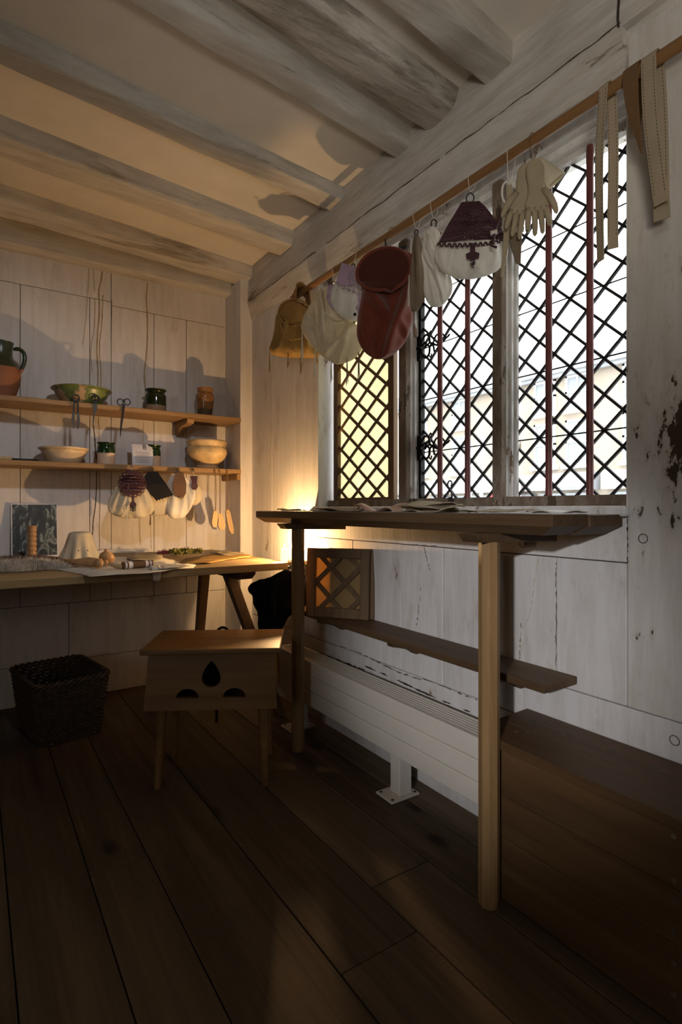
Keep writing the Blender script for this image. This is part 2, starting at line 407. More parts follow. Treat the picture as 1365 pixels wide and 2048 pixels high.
M['crack'] = plain('crack_dark', (.13,.095,.065), rough=.95, noisy=.5)
def m_glass():
    m, nt, b = mk('leaded_glass'); nt.nodes.remove(b)
    t = N(nt, 'ShaderNodeBsdfTransparent'); t.inputs[0].default_value = (.95,.96,.95,1); g = N(nt, 'ShaderNodeBsdfGlossy'); g.inputs['Roughness'].default_value = .03
    f = N(nt, 'ShaderNodeFresnel', IOR=1.25); mx = N(nt, 'ShaderNodeMixShader')
    L(nt, f.outputs[0], mx.inputs[0]); L(nt, t.outputs[0], mx.inputs[1]); L(nt, g.outputs[0], mx.inputs[2]); L(nt, mx.outputs[0], nt.nodes['Material Output'].inputs[0]); return m
M['glass'] = m_glass()
def m_horn(name, c, trans):
    m, nt, b = mk(name); v = coords(nt, (1,1,1)); n = N(nt, 'ShaderNodeTexNoise', Scale=6.0, Detail=4.0); L(nt, v, n.inputs['Vector'])
    cc = ramp(nt, n.outputs['Fac'], [(.3, tuple(x*.88 for x in c)), (.7, c)]); L(nt, cc, b.inputs['Base Color']); b.inputs['Roughness'].default_value = .6
    t = N(nt, 'ShaderNodeBsdfTranslucent'); L(nt, cc, t.inputs['Color']); mx = N(nt, 'ShaderNodeMixShader'); mx.inputs[0].default_value = trans
    L(nt, b.outputs[0], mx.inputs[1]); L(nt, t.outputs[0], mx.inputs[2]); L(nt, mx.outputs[0], nt.nodes['Material Output'].inputs[0]); return m
M['oiled'] = m_horn('oiled_linen', (.95,.89,.66), .72)
M['oiled2'] = m_horn('oiled_linen_amber', (.55,.36,.14), .5)
def m_emit(name, c, s):
    m, nt, b = mk(name); b.inputs['Base Color'].default_value = c4(c); b.inputs['Emission Color'].default_value = c4(c); b.inputs['Emission Strength'].default_value = s; return m
def m_flame():
    m, nt, b = mk('flame'); nt.nodes.remove(b); e = N(nt, 'ShaderNodeEmission', Strength=9.0); e.inputs[0].default_value = (1,.72,.35,1)
    t = N(nt, 'ShaderNodeBsdfTransparent'); a = N(nt, 'ShaderNodeAddShader'); L(nt, e.outputs[0], a.inputs[0]); L(nt, t.outputs[0], a.inputs[1]); L(nt, a.outputs[0], nt.nodes['Material Output'].inputs[0]); return m
M['flame'] = m_flame()
M['wax_glow'] = m_emit('glowing_wax', (1,.78,.45), 1.6)
def m_engraving():
    m, nt, b = mk('engraving_print'); tc = N(nt, 'ShaderNodeTexCoord')
    mp = N(nt, 'ShaderNodeMapping'); mp.inputs['Scale'].default_value = (24, 24, 9); L(nt, tc.outputs['Object'], mp.inputs[0])
    n = N(nt, 'ShaderNodeTexNoise', Scale=1.0, Detail=5.0, Distortion=2.2); L(nt, mp.outputs[0], n.inputs['Vector'])
    w = N(nt, 'ShaderNodeTexWave', Scale=60.0, Distortion=6.0, Detail=2.0); L(nt, tc.outputs['Object'], w.inputs['Vector'])
    c = ramp(nt, n.outputs['Fac'], [(.42, (.010,.014,.015)), (.53, (.04,.055,.055)), (.60, (.30,.36,.35)), (.66, (.08,.1,.1))])
    c = mixc(nt, .35, c, w.outputs['Color'], 'MULTIPLY'); L(nt, c, b.inputs['Base Color']); b.inputs['Roughness'].default_value = .5; return m
M['engraving'] = m_engraving()

M['oak_dark'] = wood('dark_panelling', (.05,.03,.018), (.12,.075,.045), axis=2, rough=.7)
# ================================================================== THE ROOM
XW, YB, CEIL, JB = 1.36, 3.20, 2.40, 2.335
XL, YF = -2.70, -2.20
def struct(name, mb, mat, label, cat):
    return tag(mb.build(name, mat), label, cat, kind='structure')

# ---- floor: wide boards running along the window wall
floor = struct('floor', MB().box((XL-.1,YF-.1,-.12),(1.5,YB+.15,-.022)), M['gap'], 'dark worn oak floorboards running along the window wall', 'floor')
seams = [XL, -2.49, -2.26, -2.05, -1.82, -1.60, -1.39, -1.17, -.95, -.75, -.53, -.33, -.12, .074, .263, .418, .656, .873, 1.075, 1.24, 1.45]
cuts = {17: [1.16], 16: [.98], 14: [1.62], 18: [2.3], 15: [-.4], 12: [.2], 10: [1.1], 8: [-.6], 6: [1.4]}
for i in range(len(seams)-1):
    ys = [YF-.05] + cuts.get(i, []) + [YB+.1]
    for k in range(len(ys)-1):
        dz = rnd.uniform(-.0015, .0015); g = .0016
        MB().box((seams[i]+g, ys[k]+g, -.022), (seams[i+1]-g, ys[k+1]-g, dz)).build('floorboard', M['floor'], floor, bevel=.0018)

# ---- ceiling and joists
ceiling = struct('ceiling', MB().box((XL-.1,YF-.1,CEIL),(1.6,YB+.2,CEIL+.12)), M['plaster'], 'tan plaster ceiling between limewashed joists', 'ceiling')
def rough_beam(p0, p1, w, h, segs=48, jit=.004, ch=.012, seed=0.0, r=0.0):
    """timber from p0 to p1 (middle of its underside); irregular arrises"""
    p0, p1 = Vector(p0), Vector(p1); t = (p1-p0).normalized(); n = Vector((0,0,1)); s = t.cross(n).normalized()
    hw = w/2
    sec = [(-hw, h), (-hw, ch*1.2), (-hw+ch*.35, ch*.35), (-hw+ch*1.2, 0), (hw-ch*1.2, 0), (hw-ch*.35, ch*.35), (hw, ch*1.2), (hw, h)]
    if r: sec = [(-hw, h), (-hw, h*.62), (-hw*.94, h*.34), (-hw*.72, h*.1), (-hw*.35, 0), (hw*.35, 0), (hw*.72, h*.1), (hw*.94, h*.34), (hw, h*.62), (hw, h)]
    P = []
    for i in range(segs+1):
        q = p0.lerp(p1, i/segs); row = []
        for k, (a, b) in enumerate(sec):
            d = noise.noise(Vector((i*.35+seed*11, k*3.1, seed))) * jit + noise.noise(Vector((i*.09+seed*5, k*1.3, seed+7))) * jit * 1.5
            e = noise.noise(Vector((i*.4+seed*3, k*2.1+5, seed+3))) * jit
            row.append(q + s*(a + (d if b < h*.9 else 0)) + n*(b + (e if b < h*.9 else 0)))
        P.append(row)
    mb = MB(); mb.grid(P, closed_u=True); m = len(sec)
    mb.f.append(tuple(range(m-1, -1, -1))); mb.f.append(tuple(segs*m+k for k in range(m)))
    return mb
SL = .11                                            # the joists lie a little out of square
def joist(ya, yb, zb=JB, mat='beam', seed=0, r=0, ch=.012, jit=.004):
    """ya..yb: where it meets the window wall"""
    yc, w = (ya+yb)/2, yb-ya
    p1 = (XW+.02, yc, zb); p0 = (XL-.05, yc-SL*(XW+.02-XL+.05), zb)
    rough_beam(p0, p1, w, CEIL+.03-zb, segs=70, seed=seed, r=r, ch=ch, jit=jit).build('joist', M[mat], ceiling, smooth=28)
joist(2.93, 3.08, 2.325, seed=1); joist(2.443, 2.59, 2.322, seed=2); joist(2.0, 2.115, 2.345, seed=3)
joist(1.55, 1.64, 2.335, seed=4); joist(1.31, 1.487, 2.335, 'beam_worn', seed=5, r=1); joist(1.085, 1.20, 2.33, seed=6)
joist(.66, .78, 2.335, seed=7); joist(.22, .34, 2.335, seed=8); joist(-.24, -.12, 2.335, seed=9); joist(-.7, -.58, 2.335, seed=10)
joist(-1.15, -1.03, 2.335, seed=11); joist(-1.6, -1.48, 2.335, seed=12)

# ---- back wall: top plate, rail, upright boards, lower rails
wb = struct('wall_back', MB().box((XL-.1,YB+.012,-.1),(1.6,YB+.2,2.5)), M['gap'], 'white limewashed board wall behind the shelves and trestle table', 'wall')
def board_y(x0, x1, z0, z1, y=YB, mat='wall_back', th=.02, g=.0013, name='board'):
    o = rnd.uniform(0, .0018)
    return MB().box((x0+g, y+o, z0+g), (x1-g, y+th, z1-g)).build(name, M[mat], wb, bevel=.002)
xs = [XL, -2.3, -1.95, -1.55, -1.2, -.85, -.52, -.2, .197, .52, .628, .858, 1.0455, 1.30]
for a, b in zip(xs[:-1], xs[1:]): board_y(a, b, .50, 2.128 - .02*(a > .6))
for a, b, top in ((XL, -.6, 2.128), (-.6, .628, 2.128), (.628, 1.30, 2.108)): board_y(a, b, top, 2.42, name='rail')
for a, b in ((XL, -1.0), (-1.0, .42), (.42, 1.30)): board_y(a, b, .20, .50, name='rail')
for a, b in ((XL, -.4), (-.4, 1.30)): board_y(a, b, -.02, .20, name='rail')
rough_beam((XL, 3.165, 2.285), (1.30, 3.165, 2.285), .12, .13, segs=60, seed=21, jit=.005).build('top_plate', M['beam'], wb, smooth=28)
MB().box((1.287, 2.97, -.02), (1.40, 3.25, 2.33)).build('corner_post', M['wall_back'], wb, bevel=.004)
# water stains that ran down from the plate (px, py) traced on the wall face
def run(pts, w, mat='stain', off=.0004, name='water_stain'):
    q = [onY(px, py, YB-off) for px, py in pts]
    path = [Vector(p) for p in catmull([tuple(p) for p in q], max(6, len(q)*7))]
    for i, p in enumerate(path): p.x += noise.noise(Vector((i*.6, pts[0][0], 0)))*.0022
    ws = [w*(.75+.5*abs(noise.noise(Vector((i*.35, pts[0][0]*.1, 3))))) for i in range(len(path))]
    MB().ribbon(path, Vector((1,0,0)), ws, .0007).build(name, M[mat], wb)
run([(205,531),(203,560),(198,582),(199,620),(196,660),(194,700),(196,745),(195,785)], .0085)
run([(206,590),(204,640),(199,700),(202,745),(200,800),(197,850)], .006)
run([(178,526),(178,560),(175,600),(172,640),(166,690)], .005, 'stain_faint')
run([(187,524),(188,555),(190,585)], .005, 'stain_faint')
run([(295,566),(293,600),(295,640),(294,700),(289,745),(291,790),(288,815)], .0085)
run([(288,845),(286,880),(285,930),(280,1010),(281,1090)], .005, 'stain_faint')
run([(302,1010),(302,1060),(303,1098)], .004, 'stain_faint')
run([(190,596),(190,625),(188,660),(182,700),(184,745)], .004, 'stain')
run([(187,850),(189,870),(191,895),(193,920)], .007, 'crack'); run([(193,940),(193,975),(191,1010),(187,1040),(185,1070)], .006, 'crack')
run([(199,850),(198,900),(199,950),(200,1010),(199,1060),(200,1105)], .0055)
run([(224,600),(223,640),(222,680)], .003, 'crack')
run([(60,491),(92,500),(130,510),(170,522)], .012, 'stain'); run([(215,535),(255,548),(290,562),(328,571)], .010, 'stain')
run([(345,1192),(380,1186),(410,1184)], .004, 'crack'); run([(95,1220),(120,1216)], .004, 'crack')

# ---- window wall
Y0, Y1, Z0, Z1 = .745, 2.233, 1.0, 2.09             # the window opening
wr = struct('wall_right', MB().box((1.378,Y1,-.1),(1.52,YB+.2,2.5)).box((1.378,YF-.1,-.1),(1.52,Y0,2.5)).box((1.378,Y0,-.1),(1.52,Y1,Z0-.005)).box((1.378,Y0,Z1),(1.52,Y1,2.5)),
            M['gap'], 'limewashed timber wall with the long leaded window', 'wall')
def board_x(y0, y1, z0, z1, x=XW, mat='wall_side', th=.03, g=.0014, name='board', xo=None):
    o = rnd.uniform(0, .0018) if xo is None else xo
    return MB().box((x+o, y0+g, z0+g), (x+th, y1-g, z1-g)).build(name, M[mat], wr, bevel=.0025)
for a, b in ((Y1, 2.455), (2.455, 2.709), (2.709, 2.975)): board_x(a, b, .38, 2.10)
board_x(Y0, Y1, .862, 1.0, name='rail')
for a, b, zb in ((1.94, Y1, .38), (1.619, 1.94, .38), (1.393, 1.619, .38), (1.165, 1.393, .38), (.947, 1.165, .38), (Y0, .947, .502)): board_x(a, b, zb, .862)
board_x(1.06, 2.975, -.02, .38, name='skirting_board'); board_x(YF, 1.06, -.02, .502, name='skirting_board')
board_x(.30, Y0, .502, 2.19, mat='wall_flaked', xo=0, name='stud')
for a, b in ((-.15, .30), (-.7, -.15), (-1.2, -.7), (-1.7, -1.2), (YF, -1.7)): board_x(a, b, .502, 2.19)
# wall plate: upper face upright, lower face chamfered back to the window head
P = []
ysamp = sorted([YF+(2.972-YF)*i/88 for i in range(89)]+[Y0-.003, Y0+.003])
for i, y in enumerate(ysamp):
    row = []
    for k, (x, z) in enumerate(((1.345,2.43),(1.343,2.36),(1.340,2.28),(1.332,2.205),(1.330,2.190),(1.346,2.14),(1.360,2.094),(1.47,2.09),(1.47,2.43))):
        if y < Y0 and k in (5, 6): x, z = 1.352, 2.186 if k == 5 else 2.184
        j = .0035 if 0 < k < 7 else 0
        row.append(Vector((x+noise.noise(Vector((y*6, k*2.3, 1)))*j+noise.noise(Vector((y*17, k*5.3, 4)))*j*.6, y, z+noise.noise(Vector((y*5, k*3.3, 9)))*j*1.3)))
    P.append(row)
mb = MB(); mb.grid(P, closed_u=True); mb.f.append(tuple(range(9))); mb.f.append(tuple(90*9+k for k in range(8, -1, -1)))
mb.build('wall_plate', M['plate'], wr, smooth=25)
for ya, yb in ((Y0, 1.35), (1.38, 2.1), (2.2, 2.95)):
    pth = [Vector((1.3295+.002*noise.noise(Vector((k*.5, ya, 0))), ya+(yb-ya)*k/40, 2.197+.007*noise.noise(Vector((k*.21, ya, 3))))) for k in range(41)]
    MB().ribbon(pth, Vector((0,0,1)), [.0035*(.2+1.6*abs(noise.noise(Vector((k*.3, ya, 8))))) for k in range(41)], .003).build('crack', M['crack'], wr)
MB().ribbon([Vector((1.329, Y0+.004+.004*noise.noise(Vector((k*.4,1,1))), 2.40-.021*k)) for k in range(11)], Vector((0,1,0)), [.004+.003*abs(noise.noise(Vector((k*.7,2,2)))) for k in range(11)], .003).build('crack', M['gap'], wr)
def xcrack(pts, w, off=.0004, mat='crack', X=XW):
    q = [onX(px, py, X-off) for px, py in pts]
    path = [Vector(p) for p in catmull([tuple(p) for p in q], len(q)*8)]
    for i, p in enumerate(path):
        p.z += noise.noise(Vector((i*.8, pts[0][0], 0)))*.003; p.y += noise.noise(Vector((i*.7, pts[0][0], 5)))*.003
    d = Vector((0,0,1)) if abs(q[0].y-q[-1].y) > abs(q[0].z-q[-1].z) else Vector((0,1,0))
    fine = [path[i].lerp(path[i+1], k/3) for i in range(len(path)-1) for k in range(3)]; mb = MB(); cur = []; sd = pts[0][0]*.13
    for i, p in enumerate(fine):
        e = noise.noise(Vector((i*.17, sd, 2)))+.25; p = p+Vector((0, noise.noise(Vector((i*.9, sd, 7)))*.0022, noise.noise(Vector((i*.8, sd, 9)))*.0022))
        if e > 0: cur.append((p, w*min(1, e*1.6)*(.35+.65*abs(noise.noise(Vector((i*.5, sd, 5)))))))
        if (e <= 0 or i == len(fine)-1):
            if len(cur) > 2: mb.ribbon([c[0] for c in cur], d, [c[1] for c in cur], .0007)
            cur = []
    if mb.v: mb.build('crack', M[mat], wr)
xcrack([(680,1292),(720,1306),(760,1326),(800,1345),(850,1362)], .009); xcrack([(845,1357),(890,1374),(930,1391),(962,1402)], .011)
xcrack([(725,1330),(790,1358),(850,1386),(950,1428)], .016, mat='gap'); xcrack([(640,1306),(690,1326),(730,1340)], .022)
xcrack([(848,1092),(853,1112),(860,1140)], .007); xcrack([(838,1208),(837,1225),(833,1255)], .010); xcrack([(842,1175),(840,1205)], .005)
xcrack([(1077,1118),(1069,1165),(1065,1200),(1058,1235),(1045,1262),(1042,1310)], .006, mat='stain_faint'); xcrack([(1043,1240),(1041,1290),(1040,1318)], .006)
xcrack([(1113,1125),(1112,1160),(1113,1200),(1113,1260),(1112,1335)], .0045); xcrack([(825,1088),(870,1092),(905,1097)], .005)
xcrack([(1255,1035),(1256,1080),(1256,1128)], .008, mat='gap')
for px, py in ((1046,1087), (1287,1077), (1350,1481)):
    p = onX(px, py, XW-.001); MB().tube([p+Vector((0,.011*cos(2*pi*k/16),.011*sin(2*pi*k/16))) for k in range(16)], .0012, n=5, closed=True).build('peg', M['crack'], wr)

# ---- the rest of the room, behind the camera
wl = struct('wall_left', MB().box((XL-.15,YF-.1,-.1),(XL,-1.70,2.5)).box((XL-.15,-1.0,-.1),(XL,YB+.2,2.5)).box((XL-.15,-1.7,-.1),(XL,-1.0,1.22)).box((XL-.15,-1.7,2.02),(XL,-1.0,2.5)),
            M['oak_dark'], 'dark timber wall opposite the leaded window', 'wall')
wf = struct('wall_front', MB().box((XL-.1,YF-.15,-.1),(1.6,YF,2.5)), M['oak_dark'], 'dark timber wall behind the viewer', 'wall')
w2 = tag(MB().box((XL-.10,-1.70,1.22),(XL-.05,-1.66,2.02)).box((XL-.10,-1.04,1.22),(XL-.05,-1.0,2.02)).box((XL-.10,-1.7,1.22),(XL-.05,-1.0,1.26)).box((XL-.10,-1.7,1.98),(XL-.05,-1.0,2.02)).box((XL-.10,-1.365,1.22),(XL-.05,-1.335,2.02)).build('window_2', M['frame_white']),
         'small two-light window in the wall opposite', 'window', kind='structure')
MB().box((XL-.08,-1.68,1.24),(XL-.076,-1.02,2.0)).build('pane', M['glass'], w2)

# ================================================================== THE WINDOW
win = bpy.data.objects.new('window_1', None); col.objects.link(win); tag(win, 'long three-light leaded window with red iron bars', 'window', kind='structure')
XG = 1.48
def wbox(n, a, b, m, bev=.003): return MB().box(a, b).build(n, M[m], win, bevel=bev)
wbox('jamb', (1.362, Y1-.004, Z0), (1.53, Y1+.03, Z1), 'frame_white'); wbox('jamb', (1.362, Y0-.03, Z0), (1.53, Y0+.004, Z1), 'frame_white')
wbox('head', (1.40, Y0, 2.055), (1.53, Y1, 2.09), 'frame_white'); wbox('head_moulding', (1.43, Y0, 2.035), (1.52, Y1, 2.056), 'frame_white'); wbox('head_moulding', (1.455, Y0, 2.018), (1.51, Y1, 2.036), 'frame_white')
wbox('sill', (1.335, Y0-.012, Z0-.022), (1.53, Y1+.012, Z0+.006), 'frame_white', .008)
wbox('bottom_rail', (1.415, Y0, Z0+.006), (1.50, Y1, Z0+.036), 'frame_wood')
for ya, yb in ((1.638, 1.683), (1.172, 1.210)):
    o = MB().box((1.40, ya, Z0+.006), (1.425, yb, 2.05)).build('mullion', M['frame_wood'], win, bevel=.003)  # brown front: wood colour, with the backlit dark of the face painted in
    MB().box((1.425, ya+.001, Z0+.036), (1.50, yb-.001, 2.04)).build('mullion_side', M['frame_white'], o, bevel=.002)
    MB().box((1.440, ya-.007, Z0+.036), (1.452, ya+.002, 2.035)).build('bead', M['frame_white'], o, bevel=.002)
    MB().box((1.462, ya-.010, Z0+.036), (1.474, ya+.002, 2.035)).build('bead', M['frame_white'], o, bevel=.002)
DW, DH = .107, .1008
def leaded(ya, yb, za, zb, yn, zn):
    """one leaded light: diamond panes, lead cames, saddle bars; (yn, zn) is one crossing of the leads"""
    g = .0032
    i0, i1 = int((ya-yn)/DW)-2, int((yb-yn)/DW)+2; k0, k1 = int((za-zn)/DH)-2, int((zb-zn)/DH)+2
    for i in range(i0, i1+1):
        for k in range(k0, k1+1):
            for h in (0, .5):
                cy, cz = yn+(i+h)*DW, zn+(k+h)*DH+DH/2
                p = clip_rect([(cy-DW/2+g, cz), (cy, cz-DH/2+g), (cy+DW/2-g, cz), (cy, cz+DH/2-g)], ya, yb, za, zb)
                if p and area2(p) > 4e-5:
                    MB().slab(p, th=.003, to=lambda x, y, w: (XG+.0015-w*.003, x, y)).build('pane', M['glass'], win)
    t = math.atan2(DH, DW)
    for sgn in (1, -1):
        for k in range(-40, 41):
            # line through (yn + k*DW, zn) with slope sgn*DH/DW
            q = [(yn+k*DW-4, zn-sgn*4*DH/DW), (yn+k*DW+4, zn+sgn*4*DH/DW)]; hw = .0037/cos(t)
            p = clip_rect([(q[0][0], q[0][1]-hw), (q[1][0], q[1][1]-hw), (q[1][0], q[1][1]+hw), (q[0][0], q[0][1]+hw)], ya, yb, za, zb)
            if p and area2(p) > 2e-4:
                MB().slab(p, th=.006, to=lambda x, y, w: (XG+.004-w*.008+.0006*sgn, x, y)).build('lead_came', M['lead'], win)
    for zz in (1.218, 1.423, 1.625, 1.826):
        MB().tube([(XG-.008, ya, zz), (XG-.008, yb, zz)], .0022, n=6).build('saddle_bar', M['iron'], win)
leaded(Y0, 1.172, 1.036, 2.018, .981, 1.118-DH); leaded(1.214, 1.634, 1.036, 2.018, 1.425, 1.118-DH)
# iron edge of the opening casement and its two wrought hinges
MB().box((1.462, 1.622, 1.036), (1.486, 1.636, 2.018)).box((1.462, 1.21, 1.036), (1.486, 1.217, 2.018)).build('casement_iron', M['iron'], win, bevel=.002)
def hinge(zc, k):
    y0 = 1.632
    o = MB().slab([(0,-.05),(.012,-.048),(.02,-.03),(.028,-.012),(.03,.0),(.026,.02),(.02,.04),(.008,.05),(-.004,.045),(-.004,-.045)], th=.004, to=lambda x, y, w: (1.455+w*.004, y0-x, zc+y)).build('casement_hinge', M['iron'], win)
    def cu(pts, r): 
        p = catmull(pts, len(pts)*5); mb.tube([(1.456, y0-x, zc+y) for x, y in p], r, n=6)
    mb = MB()
    cu([(.02,.018),(.045,.042),(.066,.03),(.07,.008),(.088,.0)], .0045); cu([(.02,-.016),(.045,-.046),(.066,-.034),(.07,-.008),(.088,.0)], .0045)
    cu([(.025,.0),(.042,.014),(.05,.004),(.042,-.008)], .005); cu([(.062,.034),(.074,.05),(.08,.038)], .003); cu([(.062,-.036),(.074,-.05),(.08,-.036)], .003)
    cu([(.088,0),(.105,.026),(.135,.024),(.158,.004),(.175,.012)], .0038); cu([(.088,0),(.108,-.012),(.135,-.01),(.158,.004)], .0038)
    cu([(.088,.0),(.094,-.03),(.102,-.034)], .004); cu([(.07,.008),(.058,.0),(.07,-.008)], .004)
    mb.build('scrollwork', M['iron'], o, smooth=True)
    MB().tube([(1.45, y0+.012, zc), (1.45, y0-.03, zc-.004)], .005, n=8).box((1.45, y0+.004, zc-.03), (1.456, y0+.014, zc+.026)).build('pintle', M['iron'], o, smooth=True)
hinge(1.627, 0); hinge(1.2365, 1)
for yy in (.889, 1.021, 1.346, 1.482):
    MB().tube([(1.432, yy, 1.03), (1.432, yy, 2.0), (1.432, yy, 2.012)], [.0098, .0098, .008], n=14).build('red_iron_bar', M['red_bar'], win, smooth=40)
# curled iron stay on the sill
mb = MB(); b = Vector((1.405, 1.405, Z0+.010))
st = catmull([(0,0),(.004,.018),(.010,.034),(.004,.052),(-.010,.066),(-.008,.082),(.004,.086),(.010,.076),(.004,.068)], 48)
mb.tube([b+Vector((0, -x, z)) for x, z in st], [.0042-.00004*i for i in range(49)], n=7)
mb.lathe([(0,-.004),(.014,-.004),(.014,.002),(.005,.006),(0,.008)], 14, tuple(b)); mb.tube([b+Vector((0,-.004-.012*cos(a),.018+.009*sin(a))) for a in [2*pi*k/14 for k in range(14)]], .0025, n=6, closed=True)
mb.build('casement_stay', M['steel'], win, smooth=True)

# lattice screen standing in the first light
def lattice_frame(name, root, w, h, fw, dw, dh, slat, th, cloth_mat, wood_mat='lattice'):
    """local x along the width, z up, front at y=0"""
    MB().box((0,0,0),(fw,th,h)).build('stile', M[wood_mat], root, bevel=.002); MB().box((w-fw,0,0),(w,th,h)).build('stile', M[wood_mat], root, bevel=.002)
    MB().box((fw,.001,0),(w-fw,th-.001,fw*1.05)).build('rail', M[wood_mat], root, bevel=.002); MB().box((fw,.001,h-fw*1.05),(w-fw,th-.001,h)).build('rail', M[wood_mat], root, bevel=.002)
    x0, x1, z0, z1 = fw-.002, w-fw+.002, fw*1.05-.002, h-fw*1.05+.002
    t = math.atan2(dh, dw); hw = slat/2/cos(t)
    for sgn in (1, -1):
        for k in range(-40, 41):
            xx = w/2+dw*.25+k*dw
            p = clip_rect([(xx-4, h*.5-sgn*4*dh/dw-hw), (xx+4, h*.5+sgn*4*dh/dw-hw), (xx+4, h*.5+sgn*4*dh/dw+hw), (xx-4, h*.5-sgn*4*dh/dw+hw)], x0, x1, z0, z1)
            if p and area2(p) > 1e-4:
                yo = .004 if sgn > 0 else .0095
                MB().slab(p, to=lambda x, y, q: (x, yo+q*.0055, y)).build('slat', M[wood_mat], root)
    MB().box((fw-.004, th-.005, fw), (w-fw+.004, th-.0035, h-fw)).build('oiled_cloth', M[cloth_mat], root)
    for x in (fw*.5, w-fw*.5):
        for z in (fw*.55, h-fw*.55):
            MB().tube([(x, -.0015, z), (x, .004, z)], .004, n=10).build('peg', M['crack'], root)
ls = thing('lattice_screen', (1.432, 2.205, Z0+.008), 'tall wooden lattice screen with glowing yellow cloth in the left window light', 'screen', local=True, rz=R(-90))
lattice_frame('lattice_screen', ls, .452, 1.02, .036, .137, .0985, .013, .024, 'oiled')

# ================================================================== OUTSIDE THE WINDOW
M['stone'] = plain('cream_stone', (.44,.38,.31), rough=.9, noisy=.12, nscale=1.2, bmp=0)
M['slate'] = plain('grey_slate', (.38,.40,.43), rough=.8, noisy=.2, nscale=2, bmp=0)
M['road'] = plain('pale_paving', (.55,.54,.52), rough=.9, noisy=.1, nscale=1, bmp=0)
M['dark_pane'] = plain('street_pane', (.34,.37,.40), rough=.2, noisy=.1, nscale=1, bmp=0)
M['shop'] = plain('shop_paint', (.40,.42,.46), rough=.6, noisy=.1, bmp=0)
M['signw'] = plain('sign_white', (.82,.82,.84), rough=.6, noisy=.03, bmp=0)
M['out_red'] = plain('awning_red', (.60,.05,.06), rough=.6, noisy=.05, bmp=0)
M['outwhite'] = plain('sash_white', (.85,.85,.84), rough=.6, noisy=.03, bmp=0)
struct('ground', MB().box((1.7,-14,-.25),(30,40,-.15)), M['road'], 'pale paved street outside the window', 'street')
XF = 14.0
bld = thing('building', (XF, 12, -.15), 'pale stone terrace with grey slate roof across the street', 'building')
MB().box((XF,-4,-.15),(XF+6,30,4.98)).build('wall', M['stone'], bld)
MB().add([(XF-.35,-4,4.95),(XF-.35,30,4.95),(XF+4,30,6.6),(XF+4,-4,6.6),(XF-.35,-4,4.8),(XF-.35,30,4.8),(XF+4,30,6.4),(XF+4,-4,6.4)], [(0,1,2,3),(7,6,5,4),(0,4,5,1),(1,5,6,2),(2,6,7,3),(3,7,4,0)]).build('roof', M['slate'], bld)
MB().box((XF-.28,-4,4.70),(XF-.14,30,4.82)).build('gutter', M['slate'], bld)
for yc in (6.0, 7.4, 9.05, 10.1, 13.5, 15.5, 17.6, 20.0):
    for zc, hh in ((4.25, .95), (2.85, 1.25)):
        f = sub_of(MB().box((XF-.06,yc-.36,zc-hh/2),(XF+.02,yc-.30,zc+hh/2)).box((XF-.06,yc+.30,zc-hh/2),(XF+.02,yc+.36,zc+hh/2)).box((XF-.06,yc-.36,zc-.03),(XF+.02,yc+.36,zc+.03)).box((XF-.06,yc-.36,zc+hh/2-.06),(XF+.02,yc+.36,zc+hh/2)).box((XF-.05,yc-.02,zc-hh/2),(XF+.02,yc+.02,zc+hh/2)).box((XF-.14,yc-.45,zc-hh/2-.12),(XF+.02,yc+.45,zc-hh/2)).build('window', M['outwhite'], bld), bld)
        MB().box((XF-.02,yc-.32,zc-hh/2),(XF-.01,yc+.32,zc+hh/2)).build('pane', M['dark_pane'], f)
for yy in (11.6, 4.6): MB().tube([(XF-.1,yy,-.15),(XF-.1,yy,4.75)], .07, n=8).build('drainpipe', M['slate'], bld)
for a, b, m, mm in ((5.0, 8.2, 'signw', 'shop'), (8.4, 11.3, 'shop', 'signw'), (11.9, 15.0, 'signw', 'shop'), (15.3, 21.0, 'shop', 'signw')):
    s = sub_of(MB().box((XF-.3,a,1.50),(XF+.02,b,1.98)).build('shop_fascia', M[m], bld), bld)
    MB().box((XF-.33,a+.5,1.58),(XF-.29,a+(b-a)*.55,1.9)).build('sign_panel', M[mm], s)
    for q in range(3):
        y = a+.2+q*(b-a-.2)/3
        MB().box((XF-.12,y,.3),(XF-.02,y+(b-a)/3-.22,1.42)).build('shop_window', M['dark_pane'], bld)
MB().add([(XF-.3,10.7,1.75),(XF-.3,11.5,1.75),(XF-.9,11.5,1.3),(XF-.9,10.7,1.3),(XF-.3,10.7,1.69),(XF-.3,11.5,1.69),(XF-.9,11.5,1.05),(XF-.9,10.7,1.05)], [(0,1,2,3),(7,6,5,4),(0,4,5,1),(1,5,6,2),(2,6,7,3),(3,7,4,0)]).build('shop_awning', M['out_red'], bld)
def lamp_post(y, x, label):
    o = thing('street_lamp', (x, y, -.15), label, 'street lamp')
    MB().tube([(x,y,-.15),(x,y,.5),(x,y,2.05)], [.08,.05,.04], n=10).build('post', M['shop'], o)
    MB().lathe([(.05,0),(.15,.36),(.16,.38),(.16,.4)], 4, (x,y,2.05)).build('lantern', M['outwhite'], o)
    MB().lathe([(.20,0),(.08,.14),(.03,.2),(0,.26)], 4, (x,y,2.45)).build('cap', M['shop'], o)
p = onX(941, 900, 10.5); lamp_post(p.y, 10.5, 'lantern street lamp seen close beside the red window bar')
p = onX(963, 900, 9.2); lamp_post(p.y, 9.2, 'lantern street lamp seen nearer the wooden mullion')

